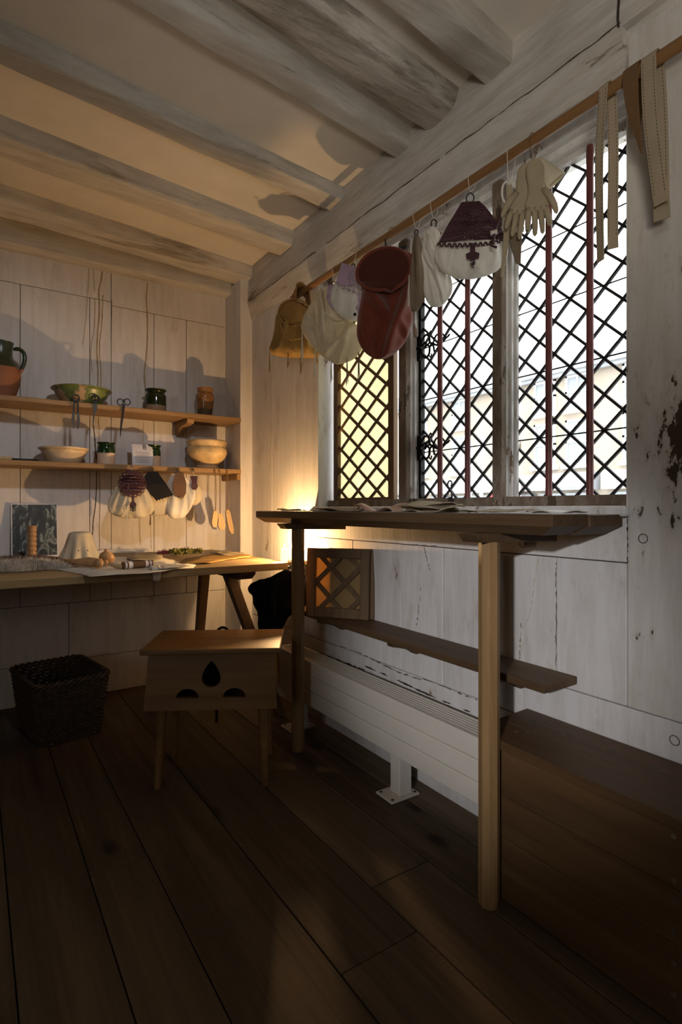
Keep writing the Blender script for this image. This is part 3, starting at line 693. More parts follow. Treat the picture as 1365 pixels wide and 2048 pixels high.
# ================================================================== FURNITURE
# ---- tall work desk under the window
desk = thing('work_desk', (1.2, 1.5, 0), 'tall narrow dark oak desk on two posts under the window', 'desk')
DZ = .986
def bevelled_plank(y0, y1, x0, x1, zt, th, bev, fb):
    """plank along Y with the lower front arris and both lower end arrises cut back"""
    zb = zt-th
    top = [(x0,y0),(x1,y0),(x1,y1),(x0,y1)]; mid = zb+th*.45
    low = [(x0+fb,y0+bev),(x1,y0+bev),(x1,y1-bev),(x0+fb,y1-bev)]
    vs = [(x,y,zt) for x,y in top]+[(x,y,mid) for x,y in top]+[(x,y,zb) for x,y in low]
    fs = [(0,1,2,3),(11,10,9,8)]
    for o in (0, 4):
        for k in range(4): fs.append((o+k, o+4+k, o+4+(k+1)%4, o+(k+1)%4))
    return MB().add(vs, fs)
bevelled_plank(.755, 2.30, 1.072, 1.208, DZ, .05, .045, .025).build('top_plank', M['oak_y'], desk, bevel=.002)
bevelled_plank(.750, 2.27, 1.210, 1.350, DZ-.002, .05, .045, 0).build('top_plank', M['oak_y'], desk, bevel=.002)
for yc, xf in ((.955, 1.01), (1.985, 1.03)):
    MB().slab([(xf,.937),(xf+.02,.915),(1.335,.908),(1.335,.9365)], to=lambda x, z, w: (x, yc-.03+w*.06, z)).build('bearer', M['oak_y'], desk, bevel=.002)
def octo_post(x, y, z1, r, name, root, mat):
    return MB().lathe([(r*.96,0),(r,.012),(r,z1)], 8, (x, y, 0)).build(name, M[mat], root, bevel=.002)
octo_post(1.0825, .945, .915, .0265, 'post', desk, 'oak'); octo_post(1.115, 1.985, .915, .0275, 'post', desk, 'oak')

# ---- low wall shelf below the desk
lsh = thing('wall_shelf', (1.28, 1.5, .53), 'long narrow brown plank shelf low under the desk', 'shelf')
MB().box((1.213,.878,.524),(1.356,2.205,.546)).build('plank', M['oak_y'], lsh, bevel=.003)
for yc in (1.06, 1.52, 2.0):
    MB().slab([(1.222,.523),(1.356,.523),(1.356,.47),(1.335,.47),(1.30,.492),(1.25,.505),(1.225,.510)], to=lambda x, z, w: (x, yc-.014+w*.028, z)).build('bracket', M['oak_y'], lsh, bevel=.002)
# lattice panel leaning on it
lp = thing('lattice_shutter', (1.160, 2.000, .5475), 'small oak lattice frame with amber cloth leaning on the low shelf', 'screen', local=True)
lp.rotation_euler = (R(-3), 0, R(-54))
lattice_frame('lattice_frame', lp,   .275, .285, .038, .128, .128, .020, .022, 'oiled2', 'lattice')
wbd = tag(MB().box((.085,.028,0),(.292,.042,.286)).build('wooden_board', M['lattice'], bevel=.002), 'plain dark board standing behind the small lattice frame', 'board')
wbd.location = lp.location; wbd.rotation_euler = lp.rotation_euler

# ---- radiator
rad = thing('radiator', (1.25, 1.6, 0), 'long low white panel radiator standing along the window wall', 'radiator')
for k in range(3):
    z = .150+k*.0645
    MB().box((1.200, 1.0, z), (1.222, 2.34, z+.0630)).build('panel', M['radiator'], rad, bevel=.003)
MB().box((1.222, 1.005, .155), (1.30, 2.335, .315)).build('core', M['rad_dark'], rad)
MB().box((1.297, 1.0, .15), (1.306, 2.34, .343)).build('back_plate', M['radiator'], rad, bevel=.002)
for k in range(6):
    x = 1.2235+k*.0145
    MB().box((x, 1.003, .325), (x+.0065, 2.337, .3425)).build('grille_bar', M['radiator'], rad)
for ye in (.994, 2.336): MB().box((1.20, ye, .15), (1.306, ye+.008, .3435)).build('end_cap', M['radiator'], rad, bevel=.002)
for yf in (1.487, 2.20):
    f = sub_of(MB().box((1.222, yf-.026, .006), (1.275, yf+.026, .152)).build('foot', M['radiator'], rad, bevel=.002), rad)
    MB().box((1.172, yf-.045, .001), (1.295, yf+.045, .008)).build('base_plate', M['radiator'], f, bevel=.001)
    for dx, dy in ((1.185,-.032),(1.185,.032),(1.284,-.032),(1.284,.032)):
        MB().tube([(dx, yf+dy, .008), (dx, yf+dy, .0095)], .005, n=8).build('bolt', M['iron'], f)

# ---- plank chest at the right
ch = thing('plank_chest', (1.23, .2, 0), 'low brown plank chest with knotty nailed lid against the window wall', 'chest')
P0, P1 = -.62, .985
lid = sub_of(MB().slab([(1.108,P0),(1.354,P0),(1.354,P1+.055),(1.215,P1+.05),(1.130,P1+.02),(1.108,P1-.02)], to=lambda x, y, w: (x, y, .412-w*.024)).build('lid', M['chest'], ch, bevel=.004), ch)
MB().box((1.222,P0,.4115),(1.2245,P1+.04,.4125)).build('seam', M['crack'], lid)
for k, (za, zb) in enumerate(((.268,.386),(.160,.2665),(.003,.1585))):
    MB().box((1.122+.001*k, P0+.02, za), (1.146, P1-.01, zb)).build('front_board', M['chest'], ch, bevel=.002)
MB().box((1.125,P1-.03,.003),(1.350,P1-.012,.386)).build('end_board', M['chest'], ch, bevel=.002); MB().box((1.125,P0+.02,.003),(1.350,P0+.04,.386)).build('end_board', M['chest'], ch, bevel=.002)
MB().box((1.335,P0+.02,.003),(1.350,P1-.012,.386)).build('back_board', M['chest'], ch)
for px, py in ((1034,1463),(1056,1464),(1073,1456),(1090,1446),(1319,1587),(1338,1567),(1351,1554)):
    p = onZ(px, py, .412); MB().lathe([(0,-.002),(.0052,-.002),(.0045,.0006),(0,.0012)], 10, tuple(p)).build('nail', M['crack'], lid)
for px, py in ((1061,1442),(1135,1470),(1217,1500),(1318,1537)):
    p = onZ(px, py, .412)
    mb = MB().lathe([(0,.0008),(.010,.0008),(.013,.0)], 14); 
    for v in mb.v: v.x *= .8; v.y *= 1.5
    for v in mb.v: v += p
    mb.build('knot', M['crack'], lid)
for py in (1672,1761,1800,1863,1925,1990):
    p = onX(1349, py, 1.1225); MB().tube([(1.1235,p.y,p.z),(1.1205,p.y,p.z)], .0055, n=9).build('nail', M['crack'], ch)

# ---- trestle table at the back
tb = thing('trestle_table', (.3, 2.7, 0), 'long ash trestle table below the shelves on the back wall', 'table')
TZ = .75
MB().box((-.95,2.232,TZ-.032),(1.203,2.62,TZ)).build('top_board', M['table'], tb, bevel=.003)
MB().box((-.95,2.622,TZ-.032),(1.202,3.02,TZ-.001)).build('top_board', M['table'], tb, bevel=.003)
MB().box((-.95,3.022,TZ-.032),(1.203,3.185,TZ)).build('top_board', M['table'], tb, bevel=.003)
for xc, s in ((1.06, 1), (-.72, -1)):
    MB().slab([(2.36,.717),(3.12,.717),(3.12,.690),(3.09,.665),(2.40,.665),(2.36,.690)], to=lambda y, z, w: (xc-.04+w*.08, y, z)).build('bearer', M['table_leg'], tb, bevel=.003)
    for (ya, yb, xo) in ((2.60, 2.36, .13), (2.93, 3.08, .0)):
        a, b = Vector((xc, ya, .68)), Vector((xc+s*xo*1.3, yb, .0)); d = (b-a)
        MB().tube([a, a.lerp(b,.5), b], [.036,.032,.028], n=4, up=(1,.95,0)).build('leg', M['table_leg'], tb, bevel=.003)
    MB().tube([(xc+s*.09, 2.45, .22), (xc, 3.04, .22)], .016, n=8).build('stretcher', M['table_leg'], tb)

# ---- box stool
st = thing('box_stool', (.775, 2.005, 0), 'pine box stool with a cut-out drop and two half circles', 'stool', local=True, rz=R(-30.2))
MB().box((-.247,-.158,.482),(.247,.158,.502)).build('lid', M['stool'], st, bevel=.005)
def drop(cx, cy, s):
    o = []
    for k in range(24):
        a = -pi/2+2*pi*k/24; r = .030*s; x, y = r*cos(a), r*sin(a)*1.0
        if y > 0: x *= (1-(y/r)**1.6*.55*1); y *= 1.75
        o.append((cx+x, cy+y))
    return o
def half(cx, cy, r): return [(cx+r*cos(pi*k/14), cy+r*.82*sin(pi*k/14)) for k in range(15)]
holes = [drop(0,.395,1.12), half(-.082,.326,.040), half(.082,.326,.040)]
outl = [(-.233,.285),(.233,.285),(.222,.483),(-.222,.483)]
MB().slab(outl, holes, to=lambda x, z, w: (x, -.150+(z-.285)*.10+w*.018, z)).build('front_panel', M['stool'], st)
MB().slab(outl, to=lambda x, z, w: (x, .150-(z-.285)*.10-w*.018, z)).build('back_panel', M['stool'], st)
for s in (-1, 1):
    MB().slab([(-.135,.29),(.135,.29),(.120,.483),(-.120,.483)], to=lambda y, z, w: (s*(.226-(z-.285)*.05-w*.016), y, z)).build('side_panel', M['stool'], st)
MB().box((-.20,-.13,.290),(.20,.13,.300)).build('bottom_board', M['stool'], st)
for sx in (-1, 1):
    for sy in (-1, 1):
        MB().tube([(sx*.178, sy*.105, .30), (sx*.184, sy*.114, .16), (sx*.192, sy*.125, 0)], [.0165,.0155,.0115], n=12).build('leg', M['stool'], st, smooth=True)
# cane handle sticking up behind the stool: a hooped stick resting on the floor against the trestle leg
hp = tag(MB().tube([(.95,2.47,.0),(.951,2.475,.2),(.952,2.48,.40)]+[(.952+.028*(1-cos(a)), 2.48-.01*(1-cos(a)), .40+.036*sin(a)) for a in [pi*k/10 for k in range(1,11)]]+[(1.008,2.46,.36)], .0065, n=8).build('hooked_stick', M['iron'], smooth=True),
         'dark hooked stick leaning behind the stool', 'stick')

# ---- wicker basket
bk = thing('wicker_basket', (.325, 2.775, 0), 'dark woven wicker basket on the floor under the table', 'basket', local=True, rz=R(10))
def rr(t, hx, hy, rc):
    """point on a rounded rectangle, t in 0..1"""
    segs = [2*(hx-rc), pi/2*rc, 2*(hy-rc), pi/2*rc]*2; T = sum(segs); d = (t % 1)*T
    corners = [((-hx+rc, -hy), (1,0)), (hx-rc, -hy+rc, -90), ((hx, -hy+rc), (0,1)), (hx-rc, hy-rc, 0), ((hx-rc, hy), (-1,0)), (-hx+rc, hy-rc, 90), ((-hx, hy-rc), (0,-1)), (-hx+rc, -hy+rc, 180)]
    for k, s in enumerate(segs):
        if d <= s or k == 7:
            if k % 2 == 0:
                p, q = corners[k]; n = (q[1], -q[0]); return p[0]+q[0]*d, p[1]+q[1]*d, n
            cx, cy, a = corners[k]; a = R(a)+d/rc; return cx+rc*cos(a), cy+rc*sin(a), (cos(a), sin(a))
        d -= s
BH, NS = .265, 46
def bhalf(z): f = z/BH; return .125+.028*f, .175+.030*f
mb = MB()
for row in range(30):
    z = .012+row*.0083; hx, hy = bhalf(z); path = []
    for k in range(NS*4):
        x, y, n = rr(k/(NS*4), hx, hy, .045); o = .0042*cos(pi*k/2+pi*row)
        path.append((x+n[0]*o, y+n[1]*o, z+.0012*sin(k*.9+row)))
    mb.tube(path, .0040, n=5, closed=True)
wv = mb.build('weave', M['wicker'], bk, smooth=True); wv['kind'] = 'stuff'
for k in range(NS*2):
    if k % 2: continue
    mbx = MB(); x0, y0, n0 = rr(k/(NS*2), *bhalf(0), .045); x1, y1, n1 = rr(k/(NS*2), *bhalf(BH), .045)
    mbx.tube([(x0,y0,.004),(x1,y1,BH)], .0033, n=5).build('stake', M['wicker'], bk)
mb = MB()
for s in (0, pi):
    path = []
    for k in range(200):
        x, y, n = rr(k/200, *bhalf(BH), .045); a = k*2*pi*24/200+s; path.append((x+n[0]*.0065*cos(a), y+n[1]*.0065*cos(a), BH+.0065*sin(a)))
    mb.tube(path, .0055, n=6, closed=True)
mb.build('rim', M['wicker'], bk, smooth=True)
mb = MB(); hx, hy = bhalf(0); mb.slab([rr(k/60, hx, hy, .045)[:2] for k in range(60)], to=lambda x, y, w: (x, y, .001+w*.008)); mb.build('bottom', M['wicker'], bk)

# ---- shelves on the back wall
def wall_shelf(name, z, x0, label, brackets):
    o = thing(name, (.4, 3.07, z), label, 'shelf')
    MB().box((x0, 2.952, z-.024), (1.284, 3.197, z)).build('plank', M['oak_x'], o, bevel=.003)
    for xc in brackets:
        MB().slab([(2.985,z-.0245),(3.197,z-.0245),(3.197,z-.10),(3.17,z-.10),(3.10,z-.058),(2.99,z-.05)], to=lambda y, q, w: (xc-.02+w*.04, y, q)).build('bracket', M['oak_x'], o, bevel=.003)
    return o
U, Lo = 1.519, 1.222
wall_shelf('display_shelf', U, -1.1, 'upper brown plank shelf holding the jug and green dish', (1.0, .05, -.7))
s2 = wall_shelf('display_shelf', Lo, -1.1, 'lower brown plank shelf with purses hung from its edge', (-.45,))
MB().box((1.262,2.96,Lo-.06),(1.284,3.19,Lo-.025)).build('cleat', M['oak_x'], s2, bevel=.002)

# ---- hanging rail along the window
XR, ZR = 1.283, 2.012
rail = thing('hanging_rail', (XR, 1.3, ZR), 'long round brown wooden rail hung before the window head', 'rail')
pts = [(XR+noise.noise(Vector((y*1.3,0,0)))*.004, y, ZR+noise.noise(Vector((y*1.1,3,0)))*.004) for y in [2.335-.06*k for k in range(45)]]
MB().tube(pts, .0145, n=14).build('pole', M['rail'], rail, smooth=True)
for yy in (.2, -.4):
    MB().tube([(XR,yy,ZR+.015)]+[(XR+.0165*sin(a), yy, ZR+.0165*cos(a)) for a in [pi*k/8 for k in range(1,13)]], .0028, n=6).tube([(XR,yy,ZR+.015),(XR+.03,yy,ZR+.06),(1.352,yy,ZR+.11)], .0028, n=6).build('bracket_hook', M['iron'], rail, smooth=True)

# ---- candle on its ledge in the corner
cp = Vector((1.236, 2.333, .745))
lg = tag(MB().box((1.212,2.30,.727),(1.359,2.38,.744)).slab([(1.30,.727),(1.359,.727),(1.359,.67)], to=lambda x, z, w: (x, 2.33+w*.02, z)).build('candle_ledge', M['oak_y'], bevel=.002), 'small wooden wall ledge under the lit candle', 'ledge')
cd = thing('candle', cp, 'short lit wax candle glowing in the corner beside the table', 'candle', local=True)
MB().lathe([(0,0),(.0165,0),(.0165,.056),(.0145,.060),(.012,.056),(.004,.053),(0,.053)], 24).build('wax', M['wax_glow'], cd, smooth=True)
MB().tube([(0,0,.052),(.0008,0,.064)], .0011, n=6).build('wick', M['ink'], cd)
MB().lathe([(0,.058),(.003,.062),(.0042,.068),(.0028,.077),(0,.086)], 12).build('flame', M['flame'], cd, smooth=True)
pl = bpy.data.lights.new('candle_light', 'POINT'); pl.energy = CANDLE_W; pl.color = (1, .60, .26); pl.shadow_soft_size = .009
plo = bpy.data.objects.new('candle_light', pl); col.objects.link(plo); plo.parent = cd; plo.location = (0, 0, .0715)

def blob(c, r, seed, k=3.0, amp=.2, sub=3):
    b = bmesh.new(); bmesh.ops.create_icosphere(b, subdivisions=sub, radius=1.0); b.verts.ensure_lookup_table()
    vv = [Vector(c)+Vector((v.co.x*r[0], v.co.y*r[1], v.co.z*r[2]))*(1+amp*noise.noise(v.co*k*.5+Vector((seed,0,0)))) for v in b.verts]
    ff = [tuple(w.index for w in f.verts) for f in b.faces]; b.free(); return vv, ff
# ---- black coat bundled at the end of the low shelf
coat = thing('black_coat', (1.22, 2.33, .345), 'black woollen coat bundled beside the candle and trestle table', 'coat')
def soft(mb, name, dens=.009):
    o = mb.build(name, M['black_cloth'], coat, smooth=180)
    m = o.modifiers.new('remesh', 'REMESH'); m.mode = 'VOXEL'; m.voxel_size = dens; m.use_smooth_shade = True
    m = o.modifiers.new('smooth', 'SMOOTH'); m.factor = .6; m.iterations = 5
    tx = bpy.data.textures.new('coat_folds', 'CLOUDS'); tx.noise_scale = .05
    m = o.modifiers.new('folds', 'DISPLACE'); m.texture = tx; m.strength = .016; m.mid_level = .5; m.texture_coords = 'LOCAL'
    return o
sil = [(612,1131),(590,1129),(574,1134),(556,1147),(530,1157),(507,1164),(498,1171),(497,1182),(506,1194),(508,1213),(515,1228),(517,1262),(521,1284),(560,1286),(566,1262),(572,1240),(590,1224),(612,1216)]
sil = [tuple(p) for p in catmull(sil+sil[:1], 90)][:-1]
def fpt(px, py, t): return Vector((0, 0, EYE))+ray(px, py)*t
cx_, cy_ = 562, 1205; mb = MB(); P = []
for k in range(13):
    a = -pi/2+pi*k/12; sc_ = max(.02, cos(a))**.55; row = []
    for i, (px, py) in enumerate(sil):
        fold = 1+.05*noise.noise(Vector((i*.16, sin(a)*2, 3)))
        row.append(fpt(cx_+(px-cx_)*sc_, cy_+(py-cy_)*sc_, 2.60+(.075 if py < 1270 else .06)*sin(a)*fold+.018*noise.noise(Vector((px*.03, py*.03, a)))))
    P.append(row)
mb.grid(P, closed_u=True); n_ = len(sil); mb.f.append(tuple(range(n_))); mb.f.append(tuple(12*n_+k for k in range(n_-1, -1, -1)))
soft(mb, 'body')
mb = MB(); pth = [fpt(606,1160,2.51), fpt(580,1150,2.505), fpt(556,1162,2.51), fpt(545,1195,2.515), fpt(548,1235,2.52)]
mb.tube([Vector(p) for p in catmull([tuple(p) for p in pth], 24)], [.030-.0005*k for k in range(25)], n=14); soft(mb, 'sleeve', .007)

# ================================================================== POTTERY ON THE SHELVES
def vessel(name, px, py_ref, Y, z, prof, mat, label, cat, n=48, fn=None, inner=.006, group=None):
    """lathe with an inside wall; prof from the foot up to the lip (radius, height)"""
    p = onY(px, py_ref, Y); o = thing(name, (p.x, Y, z+.0008), label, cat, group, local=True)
    pr = catmull(prof, len(prof)*6); ins = [(max(r-inner, .001), h) for r, h in reversed(pr) if h > .012]
    MB().lathe([(0, 0)]+pr+ins+[(0, .012)], n, fn=fn).build('body', mat, o, smooth=50); return o
M['g_jug'] = glaze('jug_glaze', (.022,.033,.016), (.23,.085,.035), .145, wob=.02, rough=.3)
M['g_dish'] = glaze('dish_glaze', (.13,.16,.05), (.46,.30,.17), 0, blot=.47, rough=.3)
M['g_jar'] = glaze('dark_jar_glaze', (.018,.024,.007), (.30,.18,.10), .040, wob=.012, rough=.08)
M['g_beaker'] = glaze('amber_glaze', (.27,.125,.035), (.10,.055,.022), .05, wob=.01, rough=.18)
M['g_jar2'] = glaze('green_jar_glaze', (.012,.035,.012), (.62,.46,.33), .062, wob=.006, rough=.08)
M['g_cream'] = glaze('cream_slip', (.62,.47,.29), (.58,.45,.30), .05, wob=.004, rough=.3)
M['g_pot'] = glaze('buff_clay', (.55,.39,.19), (.50,.36,.20), .03, wob=.004, rough=.55)
jug = vessel('jug', 0, 785, 3.075, U, [(.060,0),(.070,.03),(.084,.08),(.086,.12),(.072,.165),(.054,.20),(.052,.235),(.056,.262),(.058,.268)], M['g_jug'], 'green and orange glazed jug at the end of the upper shelf', 'jug')
MB().tube([(.05,-.02,.235),(.075,-.03,.246),(.100,-.04,.225),(.102,-.04,.185),(.088,-.034,.145),(.076,-.03,.118)], [.010,.0115,.011,.010,.0095,.008], n=10).build('handle', M['g_jug'], jug, smooth=True, sub=1)
vessel('dish', 164, 800, 3.065, U, [(.085,0),(.098,.016),(.117,.045),(.130,.070),(.141,.077),(.141,.083)], M['g_dish'], 'wide green and buff splashed glazed dish on the upper shelf', 'dish', n=64, inner=.008)
vessel('jar', 311.5, 820, 3.08, U, [(.054,0),(.056,.03),(.056,.075),(.054,.098),(.047,.108),(.050,.118),(.058,.124),(.057,.129)], M['g_jar'], 'squat black-green glazed jar on the upper shelf', 'jar')
vessel('beaker', 410.5, 830, 3.08, U, [(.037,0),(.041,.03),(.047,.075),(.050,.11),(.048,.135),(.042,.146),(.044,.160),(.045,.172)], M['g_beaker'], 'tall amber brown glazed beaker on the upper shelf', 'beaker',
       fn=lambda r, z, t: r*(1+.012*sin(z*420)))
vessel('bowl', 128, 915, 3.07, Lo, [(.070,0),(.080,.014),(.096,.042),(.106,.062),(.115,.068),(.117,.074),(.113,.078)], M['g_cream'], 'wide shallow cream pottery bowl on the lower shelf', 'bowl', n=56)
vessel('jar', 212.5, 920, 3.07, Lo, [(.043,0),(.044,.03),(.044,.08),(.042,.098),(.039,.106),(.044,.114),(.045,.118)], M['g_jar2'], 'green-topped cream jar beside the shallow bowl', 'jar', group='green and cream jars')
vessel('jar', 305, 925, 3.10, Lo, [(.043,0),(.044,.03),(.044,.08),(.042,.098),(.039,.106),(.044,.116),(.046,.122)], M['g_jar2'], 'green-topped cream jar half hidden behind the paper', 'jar', group='green and cream jars')
vessel('footed_pot', 414.5, 930, 3.065, Lo, [(.066,0),(.068,.012),(.060,.02),(.072,.035),(.100,.065),(.113,.095),(.110,.118),(.104,.128),(.110,.142),(.112,.158),(.106,.164)], M['g_pot'], 'rounded buff clay pot on a foot, lower shelf', 'pot', n=56,
       fn=lambda r, z, t: r*(1+.004*sin(z*300)))
# paper note standing against the second jar
pp = onY(285, 930, 3.045); w, h = .112, .128
nt_ = thing('paper_note', (pp.x, 3.045, Lo+.001), 'white printed paper note curling forward on the lower shelf', 'paper', local=True)
def pcurl(x, z): f = z/h; return Vector((x+.008*f*0, .020*sin(pi*f)*-.8+.03*f-.02*max(0, -x/w)*(1-f), z))
MB().grid([[pcurl(-w/2+w*i/10, h*k/12) for i in range(11)] for k in range(13)]).build('sheet', M['paper'], nt_, smooth=True, solid=.0008)
def pbox(x0, x1, z0, z1):
    q = [pcurl(x0,z0), pcurl(x1,z0), pcurl(x1,z1), pcurl(x0,z1)]
    return MB().add([a+Vector((0,-.0012,0)) for a in q]+[a+Vector((0,-.0006,0)) for a in q], [(0,1,2,3),(7,6,5,4),(0,4,5,1),(1,5,6,2),(2,6,7,3),(3,7,4,0)])
for (x0,x1,z0,z1) in ((.006,.009,.092,.122),(.019,.022,.092,.122),(.006,.022,.105,.109),(.006,.022,.092,.094),(.006,.022,.120,.122),(.011,.0125,.092,.122),(.0155,.017,.092,.122)):
    pbox(x0,x1,z0,z1).build('emblem', M['ink'], nt_)
for k in range(7):
    x1 = .045-.012*rnd.random(); pbox(-.040, x1, .075-k*.009, .0762-k*.009).build('text_line', M['rad_dark'], nt_)
# flat odds and ends at the left of the lower shelf
p = onY(8, 917, 3.0); tag(MB().box((p.x-.14,2.975,Lo+.001),(p.x+.03,3.03,Lo+.016)).build('wood_offcut', M['pale_wood'], bevel=.003), 'pale wood strip at the end of the lower shelf', 'wood strip')
p = onY(50, 917, 3.0); tag(MB().tube([(p.x-.08,3.0,Lo+.006),(p.x+.05,2.99,Lo+.006),(p.x+.058,2.99,Lo+.006)], [.006,.005,.001], n=8).build('iron_awl', M['iron'], smooth=True), 'dark iron awl lying beside the shallow bowl', 'awl')

# ---- shears hung on nails along the upper shelf edge
def shears(px, py_top, label, kind):
    p = onY(px, py_top, 2.947); o = thing('shears', (p.x, 2.944, p.z), label, 'shears', 'shears hung from the upper shelf', local=True)
    MB().tube([(0,.008,-.006),(0,-.006,-.004)], .002, n=6).build('nail', M['iron'], o)
    if kind == 'spring':
        MB().tube([(.016*sin(a), 0, -.015+.016*cos(a)) for a in [2*pi*k/20 for k in range(20)]], .0032, n=6, closed=True).build('ring', M['iron'], o, smooth=True)
        for s in (-1, 1):
            MB().ribbon([(s*.006,0,-.028),(s*.010,0,-.05),(s*.009,0,-.088)], (1,0,0), [.006,.006,.008], .004).build('arm', M['iron'], o)
            MB().slab([(s*.004,-.088),(s*.016,-.086),(s*.019,-.12),(s*.012,-.165),(s*.006,-.162)], th=.003).build('blade', M['steel'], o)
    elif kind == 'folded':
        MB().tube([(.014*sin(a), 0, -.014+.014*cos(a)) for a in [2*pi*k/20 for k in range(20)]], .003, n=6, closed=True).tube([(.010+.010*sin(a), .004, -.016+.012*cos(a)) for a in [2*pi*k/20 for k in range(20)]], .003, n=6, closed=True).build('ring', M['iron'], o, smooth=True)
        MB().slab([(-.004,-.03),(.010,-.03),(.010,-.07),(-.002,-.10),(-.008,-.155),(-.011,-.155),(-.008,-.08)], th=.004).build('blade', M['steel'], o)
        MB().tube([(.002,-.004,-.038),(.002,.006,-.038)], .007, n=10).build('pivot', M['iron'], o)
    else:
        for s in (-1, 1):
            MB().tube([(s*.017+.0145*sin(a), 0, -.016+.016*cos(a)+s*.002) for a in [2*pi*k/20 for k in range(20)]], .0026, n=6, closed=True).build('finger_loop', M['iron'], o, smooth=True)
        MB().slab([(-.006,-.028),(.006,-.028),(.004,-.05),(-.006,-.12),(-.016,-.192),(-.019,-.192),(-.016,-.12),(-.007,-.05)], th=.005, to=lambda x, y, w: (x, w*.005-.002, y)).build('blade', M['iron'], o)
    return o
shears(151.5, 790, 'iron shears with two parted blades below a single ring', 'spring'); shears(190, 790, 'bright-bladed iron shears hung before the green dish', 'folded'); shears(247.5, 798, 'long pointed iron scissors with two finger loops', 'long')

# ================================================================== PURSES AND BAGS
LAST = []
def pouch(prof, n=56, rings=34, sq=2.3, pleats=9, pa=.05, ptop=True, seed=0.0, lump=.012, k=9.0, fold=0.0, fk=1.3, creases=()):
    """soft bag skin; prof: (z, half width, half depth, x offset, y offset) from the mouth down"""
    pr = catmull(prof, rings); P = []
    for i, (z, hw, hd, cx, cy) in enumerate(pr):
        f = i/rings; wgt = (1-f)**1.2 if ptop else sin(pi*f); row = []
        for j in range(n):
            a = 2*pi*j/n; ca, sa = cos(a), sin(a)
            x = hw*math.copysign(abs(ca)**(2/sq), ca); y = hd*math.copysign(abs(sa)**(2/sq), sa)
            m = 1+pa*wgt*sin(pleats*a+seed+1.4*noise.noise(Vector((f*2, a, seed))))
            p = Vector((cx+x*(1+(m-1)*.4), cy+y*m, z)); d = noise.noise_vector(p*k+Vector((seed*3,0,0)))*lump*min(1, 3*f+.2)*(hw/.1)
            if fold:
                u = (x+.3*cx)/(abs(z-prof[0][0])+.07); rg = abs(noise.noise(Vector((u*fk*2.4+seed, z*3.0+seed, (1 if sa > 0 else 4)))))**.7*2.4-.9
                d.y += math.copysign(1, sa)*rg*1.35*fold*abs(sa)**.5*min(1, 4*f)*min(1, 5*(1-f))
            for (x0, z0, x1, z1, amp, wid) in (creases if sa < 0 else ()):
                ex, ez = x1-x0, z1-z0; tt = ((p.x-x0)*ex+(p.z-z0)*ez)/(ex*ex+ez*ez); sd_ = ((p.x-x0)*ez-(p.z-z0)*ex)/math.hypot(ex, ez)
                endf = max(0, 1-max(0, -tt, tt-1)*3); dist = math.hypot(0, sd_)
                d.y -= amp*endf*(math.exp(-(sd_/wid)**2)-.55*math.exp(-((sd_-1.6*wid)/wid)**2))*abs(sa)**.4
            row.append(p+Vector((d.x*.5, d.y, d.z*.3)))
        P.append(row)
    LAST[:] = [p for r in P for p in r if p.y < .02]
    mb = MB(); mb.grid(P, closed_u=True); mb.f.append(tuple(range(n))); b = (len(P)-1)*n; mb.f.append(tuple(b+q for q in range(n-1, -1, -1))); return mb
def scallop(x0, y0, x1, y1, m, r):
    """scallops along a line, with a punched hole in each; returns points and holes"""
    pts, hs = [], []; dx, dy = (x1-x0)/m, (y1-y0)/m; ln = math.hypot(dx, dy); ux, uy = dx/ln, dy/ln; nx, ny = uy, -ux
    for i in range(m):
        cx, cy = x0+dx*(i+.5), y0+dy*(i+.5)
        for k in range(9):
            a = pi-pi*k/8; pts.append((cx+ux*cos(a)*ln*.5+nx*sin(a)*r, cy+uy*cos(a)*ln*.5+ny*sin(a)*r))
        hs.append(circle(cx+nx*r*.25, cy+ny*r*.25, ln*.20, 8))
    return pts, hs
def clear_of(x, z, y, win=.026, gap=.004):
    """push a point in front of the last pouch built, if the pouch bulges past it"""
    m = min([p.y for p in LAST if abs(p.x-x) < win and abs(p.z-z) < win], default=9); return min(y, m-gap)
def flap_part(o, outer, holes, mat, yf, th=.003, name='flap'):
    den = []
    for i in range(len(outer)):
        a, b = outer[i], outer[(i+1) % len(outer)]; m = max(1, int(math.hypot(b[0]-a[0], b[1]-a[1])/.012)); den += [(a[0]+(b[0]-a[0])*k/m, a[1]+(b[1]-a[1])*k/m) for k in range(m)]
    c = {}
    def Y(x, z):
        if (x, z) not in c: c[(x, z)] = clear_of(x, z, yf(x, z))
        return c[(x, z)]
    return MB().slab(den, holes, to=lambda x, z, w: (x, Y(x, z)-th+w*th, z)).build(name, mat, o)
def ring_hook(o, z=0, r=.011, mat='iron', bar=.03, tilt=0):
    MB().tube([(r*.72*sin(a), 0, z+r*cos(a)) for a in [2*pi*k/16 for k in range(16)]], .0022, n=6, closed=True).build('ring', M[mat], o, smooth=True)
    if bar: MB().tube([(-bar,-.003,z-r-.004),(bar,-.003,z-r-.004)], .004, n=8).build('bar', M[mat], o, smooth=True)
def tassel(o, x, y, z, ln, mat, seed, name='tassel', n=4, r=.0016):
    mb = MB()
    for q in range(n):
        s = seed+q*1.7; dx = (q-(n-1)/2)*.003
        mb.tube([(x+dx*f*1.3+.004*noise.noise(Vector((f*3, s, 0)))*f, y+.003*noise.noise(Vector((f*3, s, 4))), z-ln*f*(1-.07*q)) for f in (0,.25,.5,.75,1)], r, n=5)
    mb.build(name, M[mat], o, smooth=True)
def facing(x, y): return math.atan2(x, y)*-1    # turns local -y towards the viewer's side of the room

